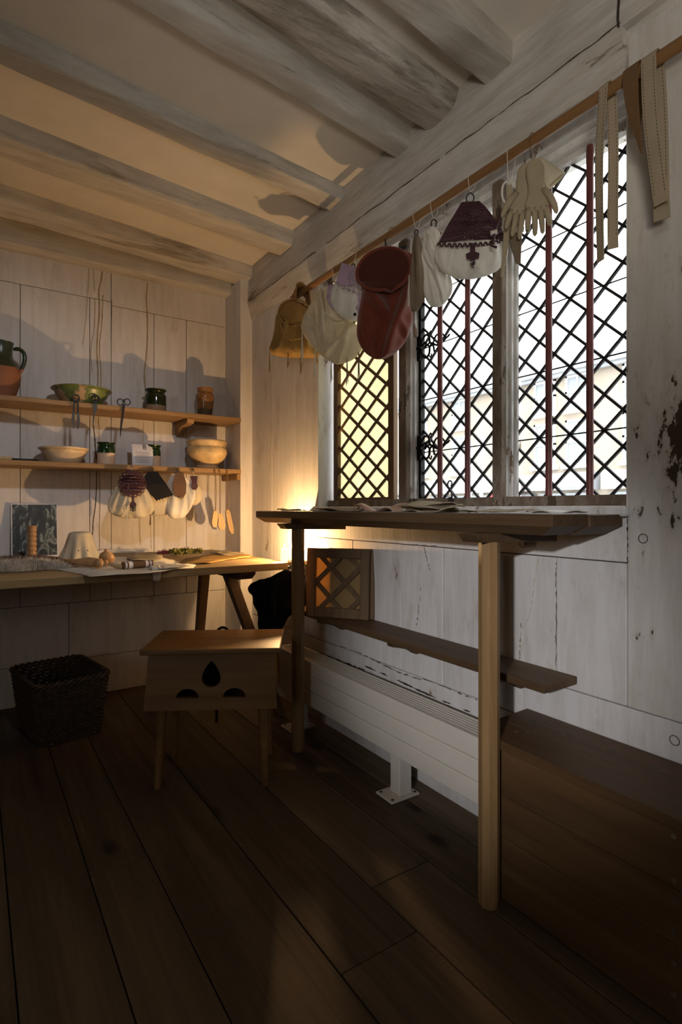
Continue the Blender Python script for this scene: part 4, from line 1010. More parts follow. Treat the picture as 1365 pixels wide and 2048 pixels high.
# ---- four purses hung from the lower shelf
def shelf_purse(px, label):
    p = onY(px, 937, 2.938); o = thing('purse', (p.x, 2.936, Lo-.012), label, 'purse', 'purses hung from the lower shelf', rz=R(-6), local=True)
    MB().tube([(0,.014,.004),(0,-.002,.004),(0,-.003,-.002)], .002, n=6).build('nail', M['iron'], o); return o
o = shelf_purse(261, 'cream purse with a round plum scalloped flap'); o.location.y -= .022; ring_hook(o, -.008, .012, 'bright', .028)
pouch([(-.03,.028,.012,.0,.018),(-.06,.048,.022,-.002,.006),(-.12,.082,.034,-.002,-.002),(-.185,.106,.038,-.003,-.004),(-.23,.102,.032,.0,-.002),(-.256,.06,.02,.005,0),(-.262,.01,.005,.008,0)], pleats=13, pa=.14, seed=1.1, lump=.012, fold=.012, fk=2.0).build('pouch', M['cream'], o, smooth=180)
pts, hs = [], []
for i in range(14):
    a0, a1 = R(60-300*i/14-0), R(60-300*(i+1)/14)
    am = (a0+a1)/2; cx, cz = .056*cos(am), -.088+.058*sin(am)
    for k in range(7): b = am+R(85)-R(170)*k/6; pts.append((cx+.0125*cos(b), cz+.0125*sin(b)))
    hs.append(circle(cx+.003*cos(am), cz+.003*sin(am), .0045, 8))
pts = [(.03,-.02)]+pts+[(-.03,-.02)]
for ring in ((.018,6),(.034,12)): hs += [circle(ring[0]*cos(2*pi*k/ring[1]), -.088+ring[0]*sin(2*pi*k/ring[1]), .0024, 6) for k in range(ring[1])]
flap_part(o, pts, hs, M['purple'], lambda x, z: -.020-.030*min(1, (-.02-z)/.07)+.5*x*x*6)
MB().slab([(-.006,-.15),(.006,-.15),(.005,-.175),(.016,-.19),(.014,-.205),(.006,-.212),(0,-.226),(-.006,-.212),(-.014,-.205),(-.016,-.19),(-.005,-.175)], to=lambda x, z, w: (x, clear_of(x, z, -.052, .012)-.004+w*.003, z)).build('tab', M['purple'], o)
MB().tube([(.012*sin(a), clear_of(0, -.214, -.055, .012)-.006, -.214+.011*cos(a)) for a in [2*pi*k/14 for k in range(14)]], .0028, n=6, closed=True).build('buckle', M['bright'], o, smooth=True)
tassel(o, -.026, -.040, -.225, .055, 'white_kid', 3, n=2)
o = shelf_purse(304, 'cream purse with a black leather scalloped flap'); ring_hook(o, -.008, .011, 'steel', .026)
pouch([(-.03,.028,.012,.0,.024),(-.06,.05,.02,.004,.024),(-.12,.072,.026,.02,.024),(-.185,.090,.030,.030,.024),(-.225,.080,.026,.032,.024),(-.245,.05,.017,.03,.024),(-.25,.01,.005,.03,.024)], pleats=11, pa=.12, seed=2.3).build('pouch', M['cream'], o, smooth=180)
pts, hs = scallop(.105,-.150,.018,-.178,6,.009); pts = [(-.024,-.022),(.024,-.022)]+pts+[(-.062,-.075)]
flap_part(o, pts, [], M['black_leather'], lambda x, z: -.020-.026*min(1, (-.02-z)/.07))
MB().tube([(.0+.006*sin(a), -.028, -.232+.006*cos(a)) for a in [2*pi*k/10 for k in range(10)]], .003, n=6, closed=True).build('toggle', M['bright'], o, smooth=True); tassel(o, -.012, -.026, -.238, .062, 'purple', 5, n=2, r=.002)
o = shelf_purse(356, 'grey-cream purse with a brown leather panel hung from the lower shelf'); ring_hook(o, -.008, .010, 'steel', .02)
pouch([(-.03,.022,.012,.0,.016),(-.06,.055,.026,.008,.004),(-.12,.075,.032,.012,.0),(-.18,.072,.032,.008,.0),(-.235,.058,.028,.0,.0),(-.262,.035,.018,-.004,.0),(-.272,.008,.004,-.004,0)], pleats=5, pa=.08, ptop=False, seed=4.2, lump=.03, fold=.016, fk=2.0).build('pouch', M['white_kid'], o, smooth=180)
flap_part(o, [(-.018,-.022),(.022,-.022),(.036,-.08),(.034,-.13),(.02,-.158),(-.01,-.158),(-.030,-.13),(-.036,-.08)], [], M['brown_leather'], lambda x, z: -.028-.010*min(1, (-.02-z)/.06))
o = shelf_purse(386, 'small cream pouch with a dark brown strap flap'); ring_hook(o, -.006, .007, 'steel', 0)
MB().tube([(0,-.002,-.012),(.002,-.002,-.04)], .0016, n=5).build('cord', M['thread'], o)
pouch([(-.075,.012,.008,.006,.0),(-.095,.026,.016,.008,.0),(-.13,.036,.022,.012,.0),(-.165,.034,.020,.010,.0),(-.19,.018,.012,.006,.0),(-.195,.004,.003,.005,0)], pleats=8, pa=.15, seed=6.1, n=40, rings=24).build('pouch', M['cream'], o, smooth=180)
flap_part(o, [(-.020,-.038),(.020,-.036),(.015,-.075),(.020,-.095),(.008,-.112),(-.008,-.112),(-.016,-.095),(-.012,-.07)], [], M['purple'], lambda x, z: -.016-.010*min(1, (-.03-z)/.05))
# ---- wooden tallies on cords at the shelf end
def tally(px, zl, ang, ln, w, label, rnd_end=False, mat='pale_wood'):
    p = onY(px, 945, 2.936); o = thing('wooden_tally', (p.x, 2.936, Lo-.014), label, 'wooden tag', 'carved wooden tags hung at the shelf end', rz=R(8), local=True)
    MB().tube([(0,.014,.004),(0,-.002,.003)], .002, n=6).build('nail', M['iron'], o)
    MB().tube([(0,0,0),(-.002,0,-zl*.5),(0,0,-zl)], .0015, n=5).tube([(.002,0,0),(.006,0,-zl*.5),(.002,0,-zl)], .0015, n=5).build('cord', M['strap_brown'], o)
    if rnd_end: ol = [(-w/3,0),(w/3,0),(w/2,-ln*.5)]+[(w*.62*cos(R(20-220*k/12)), -ln*.74+w*.75*sin(R(20-220*k/12))) for k in range(13)]+[(-w/2,-ln*.5)]
    else: ol = [(-w*.35,.004),(w*.2,.01),(w*.5,-.01),(w*.5,-ln*.8),(w*.3,-ln),(-w*.2,-ln*.97),(-w*.5,-ln*.75),(-w*.45,-.02)]
    ca, sa = cos(R(ang)), sin(R(ang))
    MB().slab(ol, [circle(0,-.008,.002,6)], to=lambda x, z, q: (x*ca-z*sa, -.004+q*.011, -zl+x*sa+z*ca)).build('tag', M[mat], o, bevel=.0015)
tally(431, .232, -6, .085, .034, 'narrow pale wooden tag, leftmost of the tags on cords'); tally(440, .238, 10, .09, .038, 'round-ended pale wooden tag on a double cord', True); tally(455, .225, 13, .135, .032, 'long pale wooden tag nearest the corner post')

# ================================================================== THINGS ON THE WINDOW RAIL
DX = [0.0]
def on_rail(name, px, label, cat, rz, dx=0.0, group=None):
    """empty on the rail axis above px"""
    d = ray(px, 1000); y = d.y*(XR+dx)/d.x
    DX[0] = dx
    return thing(name, (XR+dx, y, ZR), label, cat, group or 'leather goods hung on the window rail', rz=R(rz), local=True)
def wire(o, ln, mat='thread', w=.008, rz=0):
    a = -o.rotation_euler.z; ux, uy = cos(a), sin(a)         # the loop passes over the rail, across its length
    mb = MB()
    ox, oy = -DX[0]*ux, -DX[0]*uy
    mb.tube([(ox+ux*.0185*cos(t), oy+uy*.0185*cos(t), .0185*sin(t)) for t in [pi*k/10 for k in range(11)]], .0012, n=5)
    for s in (-1, 1): mb.tube([(ox+s*ux*.0185, oy+s*uy*.0185, 0), (ox*.6+s*ux*.012, oy*.6+s*uy*.012, -ln*.55), (0, 0, -ln)], .0012, n=5)
    mb.build('loop', M[mat], o, smooth=True)
# leather slung over the end of the rail
o = on_rail('leather_hide', 604, 'ochre leather piece slung over the far end of the rail', 'leather', -20)
P = []
for i in range(26):
    f = i/25; row = []
    for k in range(13):
        g = k/12-.5
        if f < .42: a = pi*f/.42; x, z = -.022*cos(a)*(1+.1*g), .018*sin(a)
        else: q = (f-.42)/.58; x, z = .022+.02*q, -.21*q
        if f < .08: z -= (.08-f)*1.1
        wd = .115*(1-.45*max(0, (f-.42)/.58)); row.append(Vector((x*1.15-.012*(f < .42), g*wd+.012*noise.noise(Vector((f*4, g*5, 1))), z+.012*noise.noise(Vector((f*3, g*4, 7))))))
    P.append(row)
MB().grid(P).build('hide', M['ochre'], o, smooth=180, solid=.004)
# tan drawstring bag
o = on_rail('drawstring_bag', 589, 'tan drawstring bag with leather ties at the far end of the rail', 'bag', -27, dx=-.03); wire(o, .035, 'strap_brown')
P = pouch([(-.045,.012,.010,0,0),(-.065,.05,.035,0,0),(-.11,.082,.045,0,0),(-.17,.090,.05,.0,.0),(-.23,.105,.052,.0,.0),(-.275,.118,.05,.0,.0),(-.297,.10,.035,.01,.0),(-.305,.03,.01,.01,0)], pleats=5, pa=.06, seed=3.3, ptop=False, fold=.014, fk=1.6, creases=((-.04,-.16,-.085,-.28,.016,.012),(.03,-.17,.06,-.28,.016,.012),(0,-.17,-.01,-.29,.012,.010)))
P.build('body', M['tan'], o, smooth=180)
MB().tube([(.074*cos(t), -.048-.006*sin(t), -.115+.062*sin(t)) for t in [2*pi*k/40 for k in range(40)]], .0045, n=6, closed=True).tube([(-.07,-.04,-.14),(-.055,-.058,-.21),(-.02,-.064,-.245),(.03,-.062,-.235),(.06,-.052,-.2),(.074,-.04,-.13)], .0035, n=6).build('piping', M['tan'], o, smooth=True)
vv = blob((-.005,-.044,-.11),(.066,.018,.055),3,k=5,amp=.25); MB().add(*vv).build('gathered_mouth', M['ochre'], o, smooth=180)
MB().tube([(-.01+.012*cos(t), -.068, -.10+.014*sin(2*t)) for t in [2*pi*k/20 for k in range(20)]], .002, n=5, closed=True).tube([(-.005,-.068,-.10),(-.03,-.072,-.17),(-.035,-.07,-.26)], .002, n=5).tube([(.0,-.068,-.10),(.01,-.072,-.18),(-.01,-.07,-.27),(0,-.065,-.30)], .002, n=5).build('tie', M['tan'], o, smooth=True)
for x, ln in ((-.115,.10),(-.03,.075),(.03,.10),(.105,.05)): tassel(o, x, -.02, -.285, ln, 'tan', x*50, n=2, r=.002)
# cream bag
o = on_rail('leather_bag', 668, 'large plain cream leather bag with hanging white ties', 'bag', -27, dx=-.012); wire(o, .055)
ring_hook(o, -.064, .012, 'iron', .016)
pouch([(-.072,.018,.012,-.01,0),(-.10,.052,.030,-.012,0),(-.16,.080,.045,-.026,0),(-.23,.114,.052,-.024,.0),(-.275,.132,.050,-.010,.0),(-.325,.112,.042,.012,.0),(-.372,.070,.026,.022,0),(-.395,.030,.010,.020,0),(-.402,.008,.004,.020,0)], pleats=4, pa=.10, seed=5.2, ptop=False, lump=.02, k=7, fold=.010, fk=1.1, sq=2.0, n=96, rings=64, creases=((-.064,-.12,-.040,-.32,.030,.013),(.085,-.245,-.025,-.355,.028,.013),(.05,-.263,.020,-.40,.018,.012),(-.02,-.15,-.01,-.28,.02,.012),(-.12,-.22,-.05,-.26,.014,.012))).build('body', M['cream'], o, smooth=180)
flap_part(o, [(-.03,-.085),(.012,-.08),(.03,-.14),(.02,-.19),(-.01,-.20),(-.04,-.16)], [], M['lilac'], lambda x, z: -.040-.018*min(1, (-.08-z)/.08), name='inner_flap')
MB().tube([(-.055,-.03,-.09),(-.075,-.045,-.15),(-.05,-.058,-.21),(.0,-.062,-.245),(.05,-.056,-.225)], .006, n=7).build('rolled_edge', M['cream'], o, smooth=True, sub=1)
for x, z, ln in ((-.135,-.27,.13),(-.08,-.335,.14),(-.012,-.385,.10)): tassel(o, x, -.012, z, ln, 'white_kid', x*40, n=3)
for x, z, ln in ((.055,-.375,.12),(.105,-.33,.15)): tassel(o, x, -.012, z, ln, 'grey_leather', x*40, n=3)
# lilac purse
o = on_rail('purse', 707, 'lilac punched-leather flap purse with white pouch', 'purse', -27, dx=-.034); wire(o, .048); ring_hook(o, -.056, .009, 'iron', 0)
MB().tube([(-.048,-.002,-.055),(.052,-.002,-.085)], .0055, n=8).build('bar', M['iron'], o, smooth=True)
pouch([(-.075,.045,.012,.0,.010),(-.12,.062,.024,-.006,.004),(-.18,.084,.032,-.004,.0),(-.235,.078,.030,.004,.0),(-.268,.04,.018,.01,0),(-.275,.008,.004,.01,0)], pleats=9, pa=.08, seed=7.7, fold=.012, fk=1.8).build('pouch', M['white_kid'], o, smooth=180)
pts, hs = scallop(.082,-.215,-.075,-.150,8,.011); outer = [(-.048,-.052),(.052,-.082)]+pts
for rr_ in range(1, 5):
    for k in range(7+rr_*4):
        a = 2*pi*k/(7+rr_*4); q = (.008+.028*cos(a)*rr_/3.2, -.130+.030*sin(a)*rr_/3.2-.1*cos(a)*.02*rr_)
        if -.055 < q[0] < .062 and -.172+(q[0]-.0)*-.33 < q[1]-.008 and q[1] < -.078-.3*q[0]: hs.append(circle(q[0], q[1], .0026, 6, .0034))
flap_part(o, outer, hs, M['lilac'], lambda x, z: -.012-.028*min(1, (-.05-z)/.08))
MB().slab([(.012,-.195),(.022,-.195),(.021,-.222),(.030,-.235),(.024,-.246),(.020,-.262),(.012,-.266),(.010,-.248),(.002,-.238),(.013,-.222)], to=lambda x, z, w: (x, clear_of(x, z, -.046, .012)-.004+w*.003, z)).build('tab', M['lilac'], o)
MB().tube([(.0,-.040,-.262),(0,-.046,-.262)], .006, n=8).build('stud', M['iron'], o)
# red bag
o = on_rail('leather_bag', 771, 'big rust-red suede bag with a rounded flap', 'bag', -38, dx=-.036); wire(o, .035, 'strap_brown'); 
MB().tube([(0,0,-.035),(.003,0,-.06),(-.003,0,-.088)], .003, n=6).build('hook', M['iron'], o, smooth=True)
MB().tube([(-.062,-.002,-.125),(.075,-.002,-.065)], .006, n=8).build('bar', M['iron'], o, smooth=True)
pouch([(-.075,.030,.014,.05,.012),(-.10,.078,.026,.025,.008),(-.16,.094,.038,.008,.0),(-.24,.086,.046,-.002,.0),(-.32,.098,.050,.0,.0),(-.39,.090,.046,-.008,.0),(-.44,.062,.032,-.016,0),(-.465,.025,.015,-.02,0),(-.469,.006,.004,-.02,0)], pleats=3, pa=.06, seed=2.9, ptop=False, lump=.018, k=8, fold=.014, fk=.9, n=96, rings=64, creases=((-.070,-.23,.000,-.325,.030,.019),(.088,-.20,.012,-.44,.036,.020),(.06,-.36,.095,-.40,.018,.012),(-.08,-.33,-.05,-.43,.012,.012))).build('body', M['red'], o, smooth=180)
el = [(-.006+.098*cos(t)*cos(R(28))-.082*sin(t)*sin(R(28)), -.172+.098*cos(t)*sin(R(28))+.082*sin(t)*cos(R(28))) for t in [2*pi*k/48 for k in range(48)]]
flap_part(o, el, [], M['red_dark'], lambda x, z: -.040-.020*min(1, max(0, (-.08-z)/.1)), th=.005)
MB().tube([(x, clear_of(x, z, -.040-.020*min(1, max(0, (-.08-z)/.1)))-.003, z) for x, z in el], .006, n=8, closed=True).build('welt', M['red'], o, smooth=True)
# slim grey pouch, seen from its edge
o = on_rail('pouch', 833, 'slim grey-brown pouch seen edge-on beside the red bag', 'pouch', -60, dx=-.004); wire(o, .045, 'thread'); ring_hook(o, -.055, .008, 'iron', 0)
pouch([(-.062,.006,.006,0,0),(-.09,.013,.016,.002,0),(-.14,.022,.024,.004,0),(-.20,.028,.030,.006,.0),(-.27,.026,.028,.004,.0),(-.31,.018,.018,0,0),(-.325,.012,.010,-.004,0)], pleats=5, pa=.2, seed=1.9, ptop=False, n=48, lump=.05, fold=.012).build('body', M['grey_leather'], o, smooth=180)
tassel(o, -.024, -.006, -.20, .11, 'white_kid', 4, n=2); tassel(o, .022, 0, -.18, .06, 'white_kid', 9, n=3, r=.003, name='knot')
# white soft pouch
o = on_rail('pouch', 868, 'soft white kid pouch with deep folds', 'pouch', -52, dx=-.004); wire(o, .05, 'thread'); ring_hook(o, -.062, .013, 'iron', 0)
pouch([(-.074,.008,.008,-.004,0),(-.10,.026,.018,-.004,0),(-.15,.036,.028,-.004,0),(-.21,.042,.034,.004,.0),(-.27,.046,.034,.014,.0),(-.31,.040,.030,.016,.0),(-.335,.020,.014,.010,0),(-.34,.004,.003,.010,0)], pleats=7, pa=.16, seed=8.4, ptop=False, n=64, lump=.04, fold=.010, fk=1.6, rings=50, creases=((-.02,-.09,.02,-.26,.018,.006),(-.03,-.14,.03,-.31,.018,.006),(.0,-.12,.045,-.24,.014,.006))).build('body', M['white_kid'], o, smooth=180)
MB().tube([(-.02,-.02,-.09),(-.032,-.032,-.15),(-.016,-.038,-.21),(.02,-.036,-.245),(.045,-.028,-.225)], .006, n=7).tube([(-.012,-.024,-.10),(-.012,-.036,-.17),(.012,-.04,-.23),(.03,-.036,-.28),(.026,-.03,-.32)], .006, n=7).build('fold', M['white_kid'], o, smooth=True, sub=1)
# plum purse
o = on_rail('purse', 941, 'plum punched-leather flap purse over a round white pouch', 'purse', -40, dx=-.01); wire(o, .04, 'thread'); ring_hook(o, -.058, .016, 'steel', 0)
MB().tube([(-.030,-.002,-.079),(.030,-.002,-.079)], .0065, n=8).build('bar', M['purple'], o, smooth=True)
pouch([(-.085,.026,.012,0,.014),(-.13,.06,.026,0,.004),(-.19,.098,.040,.0,.0),(-.235,.110,.044,.0,.0),(-.275,.092,.038,.0,.0),(-.30,.05,.022,.0,0),(-.306,.008,.004,0,0)], pleats=15, pa=.08, seed=9.1, fold=.014, fk=2.2, n=72).build('pouch', M['white_kid'], o, smooth=180)
pts, hs = scallop(.105,-.222,-.105,-.222,14,.012)
pts = [(x, z-.014*(1-(x/.105)**2)) for x, z in pts]; hs = [[(x, z-.014*(1-(x/.105)**2)) for x, z in h] for h in hs]
for rr_ in range(1, 5):
    m = 5+rr_*5
    for k in range(m):
        a = 2*pi*k/m+rr_*.3; x, z = .012*rr_*cos(a), -.160+.0125*rr_*sin(a)
        if abs(x) < .026+(-.09-z)*.52: hs.append([(x+.0024*cos(b)*cos(a)*1.7-.0018*sin(b)*sin(a), z+.0024*cos(b)*sin(a)*1.7+.0018*sin(b)*cos(a)) for b in [2*pi*q/7 for q in range(7)]])
flap_part(o, [(-.027,-.076),(.027,-.076)]+pts, hs, M['purple'], lambda x, z: -.012-.048*min(1, max(0, (-.076-z)/.14))**.8+x*x*1.5)
MB().slab([(-.008,-.225),(.008,-.225),(.007,-.250),(.020,-.256),(.018,-.270),(.007,-.272),(.006,-.292),(-.006,-.292),(-.007,-.272),(-.018,-.270),(-.020,-.256),(-.007,-.250)], to=lambda x, z, w: (x, clear_of(x, z, -.056, .012)-.004+w*.003, z)).build('tab', M['purple'], o)
MB().tube([(.007*sin(a), clear_of(0, -.288, -.058, .012)-.006, -.288+.008*cos(a)) for a in [2*pi*k/12 for k in range(12)]], .0018, n=6, closed=True).build('buckle', M['bright'], o, smooth=True)
# knife sheath and bundled strips between purse and gloves
o = on_rail('sheath_bundle', 1018, 'bundle of fawn leather sheaths and white thongs beside the gloves', 'sheaths', -42, dx=-.012); wire(o, .095, 'thread')
MB().ribbon([(0,0,-.09),(.004,-.004,-.13),(-.004,-.006,-.20),(-.012,-.008,-.29),(-.022,-.01,-.355)], (1,0,0), [.012,.022,.018,.014,.006], .006).build('long_sheath', M['glove'], o, bevel=.002)
MB().ribbon([(.01,.002,-.11),(.020,.0,-.19),(.018,-.002,-.25),(.026,-.004,-.318)], (1,0,0), [.03,.034,.036,.012], .008).build('short_sheath', M['grey_leather'], o, bevel=.002)
MB().slab([(-.006,-.14),(.010,-.120),(.040,-.112),(.030,-.135),(.014,-.165),(.008,-.19),(-.004,-.19)], to=lambda x, z, w: (x, -.014+w*.004, z)).build('torn_strip', M['glove'], o)
for q, (x, z, m) in enumerate(((-.006,-.108,'white_kid'),(.010,-.112,'white_kid'),(.030,-.132,'thread'),(.022,-.092,'white_kid'))):
    MB().tube([(x+.012*cos(t), .004-.003*q, z+(.030 if q != 3 else .010)*sin(t)) for t in [2*pi*k/18 for k in range(18)]], .003, n=6, closed=True).build('thong', M[m], o, smooth=True)
MB().tube([(-.018,-.012,-.165),(-.030,-.014,-.195),(-.042,-.014,-.225),(-.046,-.014,-.26)], .005, n=7).tube([(-.022,-.010,-.22),(-.040,-.012,-.235),(-.05,-.012,-.265),(-.034,-.012,-.272)], .004, n=7).build('dark_thong', M['purple'], o, smooth=True)
MB().tube([(.004,-.010,-.225),(.04,-.010,-.225)], .007, n=8).tube([(-.052,-.014,-.232),(-.034,-.014,-.228)], .007, n=8).build('white_band', M['white_kid'], o, smooth=True)
# gloves
o = on_rail('glove_pair', 1066, 'pair of long fawn leather gloves hanging fingers down', 'gloves', -42, dx=-.006); wire(o, .062, 'strap_brown')
MB().tube([(.014+.010*cos(t), -.002, -.03+.012*sin(t)) for t in [2*pi*k/14 for k in range(11)]], .0016, n=5).build('knot', M['strap_brown'], o, smooth=True)
def glove(name, x0, z0, ang, mirror, mat, y0):
    g = MB(); ca, sa = cos(R(ang)), sin(R(ang))
    def T(x, y, z): x *= mirror; return Vector((x0+x*ca-z*sa, y0+y, z0+x*sa+z*ca))
    pr = [(0,.015),(-.02,.024),(-.06,.021),(-.085,.022),(-.115,.030),(-.138,.031)]
    P = []
    for (z, hw) in catmull(pr, 18):
        P.append([T(hw*math.copysign(abs(cos(a))**.8, cos(a)), .009*sin(a)+.003*noise.noise(Vector((z*40, a, x0*9))), z) for a in [2*pi*k/28 for k in range(28)]])
    g.grid(P, closed_u=True); g.f.append(tuple(len(g.v)-28+q for q in range(27, -1, -1)))
    for (fx, ln, lean) in ((-.0225,.058,-.12),(-.0075,.076,-.03),(.0078,.072,.04),(.0225,.054,.15)):
        pth = [T(fx+lean*s, -.004*sin(s*40), -.128-s) for s in (0, ln*.3, ln*.65, ln*.92, ln)]
        g.tube(pth, [.0084,.0084,.0078,.0062,.002], n=10)
    pth = [T(.017,-.004,-.082), T(.032,-.010,-.105), T(.042,-.012,-.132), T(.046,-.012,-.150), T(.0465,-.012,-.156)]
    g.tube(pth, [.010,.0095,.0085,.006,.002], n=10)
    return g.build(name, M[mat], o, smooth=180)
glove('glove', .002, -.070, 3, 1, 'glove', -.016); glove('glove', -.012, -.064, -9, -1, 'glove', .010)
P = []
for i in range(12):
    f = i/11; r_ = .012+.017*f; cx, cz = .014+.050*f, -.052-.062*f
    P.append([Vector((cx+.78*r_*cos(a), .012+r_*.75*sin(a)+.002*noise.noise(Vector((a, f*4, 1))), cz+.62*r_*cos(a))) for a in [2*pi*k/32 for k in range(32)]])
MB().grid(P, closed_u=True).build('cuff', M['cream'], o, smooth=180, solid=.003)
# straps over the rail
def strap(px, tails, width, mat, label, spread, name='leather_strap', stitched=True, th=.0035, twist=0.0, cat='strap'):
    """tails: drop of the room-side and the wall-side end"""
    d = ray(px, 1000); y = d.y*XR/d.x; o = thing(name, (XR, y, ZR), label, cat, 'straps over the window rail', local=True)
    r = .0175; path = []; wd = []
    a, b = tails
    pts = [(-r-.010*sin(f*4), -a*f, spread[0]*f) for f in [1-k/14 for k in range(15)]]
    for k in range(1, 12): t = pi-pi*k/12; pts.append((r*cos(t), r*sin(t), 0))
    pts += [(r+.004*sin(f*5), -b*f, spread[1]*f) for f in [k/14 for k in range(15)]]
    path = [Vector((x, s, z)) for x, z, s in pts]; n = len(path)
    wds = [Vector((sin(twist*(i/n-.5)), -cos(twist*(i/n-.5)), 0)) for i in range(n)]
    MB().ribbon(path, wds, width, th).build('strap', M[mat], o, bevel=.0008)
    if stitched:
        for side, rng in ((-1, range(1, 15)), (1, range(26, 40))):
            for e in (-.36, .36):
                pth = []
                for i in rng: 
                    w = width if not hasattr(width, '__len__') else width[i]
                    pth.append(path[i]+wds[i]*(e*w)+Vector((-.0022, 0, 0)))
                mb = MB()
                for i in range(len(pth)-1):
                    for q in range(3): mb.tube([pth[i].lerp(pth[i+1], q/3), pth[i].lerp(pth[i+1], q/3+.17)], .0007, n=4)
                mb.build('stitching', M['stitch'], o)
    return o
strap(1216, (.41, .38), .024, 'strap', 'fawn stitched strap with long uneven tails before the window edge', (.012, -.006), twist=.8)
strap(1306, (.335, .36), .034, 'strap', 'wide fawn stitched strap hanging nearest the right edge', (-.024, -.014), twist=.3)
strap(1270, (.20, .12), [.004+.034*math.sin(min(1, i/14)*pi/2) if i < 20 else .034-.0010*(i-20) for i in range(41)], 'strap_brown', 'plain brown pointed leather strap over the rail', (-.022, .0), stitched=False, th=.004, twist=.5)

# ================================================================== ON THE TRESTLE TABLE
def sheet(name, pts, label, mat, lay, cat='leather', plane=TZ, group=None, curl=.004, rag=.003, cuts=2, th=.0016, mx=None):
    """leather sheet lying on a surface; outline in photograph pixels laid on that surface"""
    q = [onZ(px, py, plane) for px, py in pts]; out = []
    for i in range(len(q)):
        a, b = q[i], q[(i+1) % len(q)]; m = max(2, int((b-a).length/.018))
        for k in range(m):
            p = a.lerp(b, k/m); d = noise.noise_vector(p*38)*rag; p = p+Vector((d.x, d.y, 0))
            if mx: p.x = min(p.x, mx)
            out.append((p.x, p.y))
    tri = tessellate_polygon([[Vector((x, y, 0)) for x, y in out]]); bm = bmesh.new(); vs = [bm.verts.new((x, y, 0)) for x, y in out]
    for t in tri:
        try: bm.faces.new([vs[i] for i in t])
        except Exception: pass
    for _ in range(cuts):
        long = [e for e in bm.edges if e.calc_length() > .02]
        if long: bmesh.ops.subdivide_edges(bm, edges=long, cuts=1, use_grid_fill=False); bmesh.ops.triangulate(bm, faces=bm.faces)
    c = sum((Vector((x, y, 0)) for x, y in out), Vector())/len(out); sd = len(name)+pts[0][0]*.37
    bm.verts.ensure_lookup_table()
    mb = MB(); mb.add([Vector((v.co.x, v.co.y, plane+.0014+lay*.0022+curl*max(0, noise.noise(v.co*22+Vector((sd, 0, 0)))+.15))) for v in bm.verts], [tuple(v.index for v in f.verts) for f in (bm.verts.index_update() or bm.faces)])
    bm.free(); o = mb.build(name, M[mat], smooth=60, solid=th); return tag(o, label, cat, group)
GS = 'skins and scraps on the trestle table'
sheet('leather_skin', [(150,1118),(205,1112),(330,1118),(392,1131),(386,1137),(345,1140),(300,1147),(235,1150),(180,1154),(150,1147),(110,1140)], 'broad off-white skin spread under the wooden tools', 'white_kid', 0, group=GS, mx=1.19)
sheet('leather_skin', [(257,1110),(322,1107),(326,1121),(262,1124),(254,1121)], 'folded buff leather lying flat behind the bobbin', 'glove', 3.2, group=GS, curl=.006, th=.004)
sheet('leather_skin', [(372,1119),(420,1112),(470,1107),(518,1111),(500,1116),(452,1122),(420,1128),(352,1131)], 'tan hide with a ragged edge near the table end', 'tan', 1.4, group=GS, mx=1.195)
sheet('leather_skin', [(420,1108),(452,1103),(500,1107),(512,1110),(480,1113),(445,1114)], 'tan hide scrap lying behind the ragged hide', 'glove', 3.0, group=GS, curl=.01, mx=1.195)
sheet('leather_scrap', [(296,1133),(322,1129),(348,1132),(386,1134),(384,1137),(340,1141),(318,1142)], 'narrow white leather strip on the table edge', 'white_kid', 3.4, group=GS, curl=.007)
pS = onZ(318, 1143, TZ)
o = MB().grid([[Vector((pS.x+(k/6-.5)*.045*(1-.5*i/9), 2.2325+(.05-.1*0) *max(0, 1-i/3.0)-.004*(i >= 3), TZ+.0085+.006*sin(i*1.2)*(i < 3)-.012*max(0, i-3)+.006*noise.noise(Vector((k*.8, i*.6, 2))))) for k in range(7)] for i in range(8)]).build('leather_scrap', M['white_kid'], smooth=180, solid=.0016); tag(o, 'curled white leather scrap drooping over the table front', 'leather', GS)
# picture leaning on the wall
a, b = onY(25, 1112, 3.165), onY(114, 1112, 3.165); w = b.x-a.x; h = .268
pic = thing('engraving', (a.x, 3.150, TZ+.001), 'dark old engraving with a white border leaning on the wall', 'picture', local=True); pic.rotation_euler = (R(-7), 0, R(1))
MB().box((-.006,0,0),(w+.006,.003,h+.006)).build('mount', M['paper'], pic); MB().box((0,-.0012,.010),(w,0,h)).build('print', M['engraving'], pic)
# ribbed turned stand
p = onZ(64, 1125, TZ); o = thing('turned_stand', p, 'ribbed turned wooden stand before the engraving', 'wooden stand', local=True)
pr = [(.0,0),(.038,0),(.041,.006),(.038,.014),(.022,.020),(.019,.026)]
for k in range(6): z = .028+k*.022; pr += [(.0165,z),(.0195,z+.007),(.0195,z+.014),(.0165,z+.021)]
MB().lathe(pr+[(.0175,.161),(.0175,.168),(.0,.168)], 28, (0,0,.001)).build('column', M['turned'], o, smooth=50)
# pleated cream leather on its block
p = onZ(160, 1119, TZ); o = thing('leather_skirt', (p.x, min(p.y, 3.08), TZ), 'cream pleated leather draped over a block by the engraving', 'leather', local=True)
pr = catmull([(.002,.134),(.030,.134),(.048,.126),(.056,.10),(.066,.06),(.080,.02),(.088,.0015)], 30)
MB().lathe(pr, 84, fn=lambda r, z, t: r*(1+.13*max(0, (.125-z)/.125)*(1 if sin(9*t+.6) > 0 else 1)*sin(9*t+.6))).build('drape', M['cream'], o, smooth=180, solid=.002)
for x in (-.018, .022): MB().tube([(x,-.078,.05),(x,-.083,.048)], .0022, n=6).build('stud', M['iron'], o)
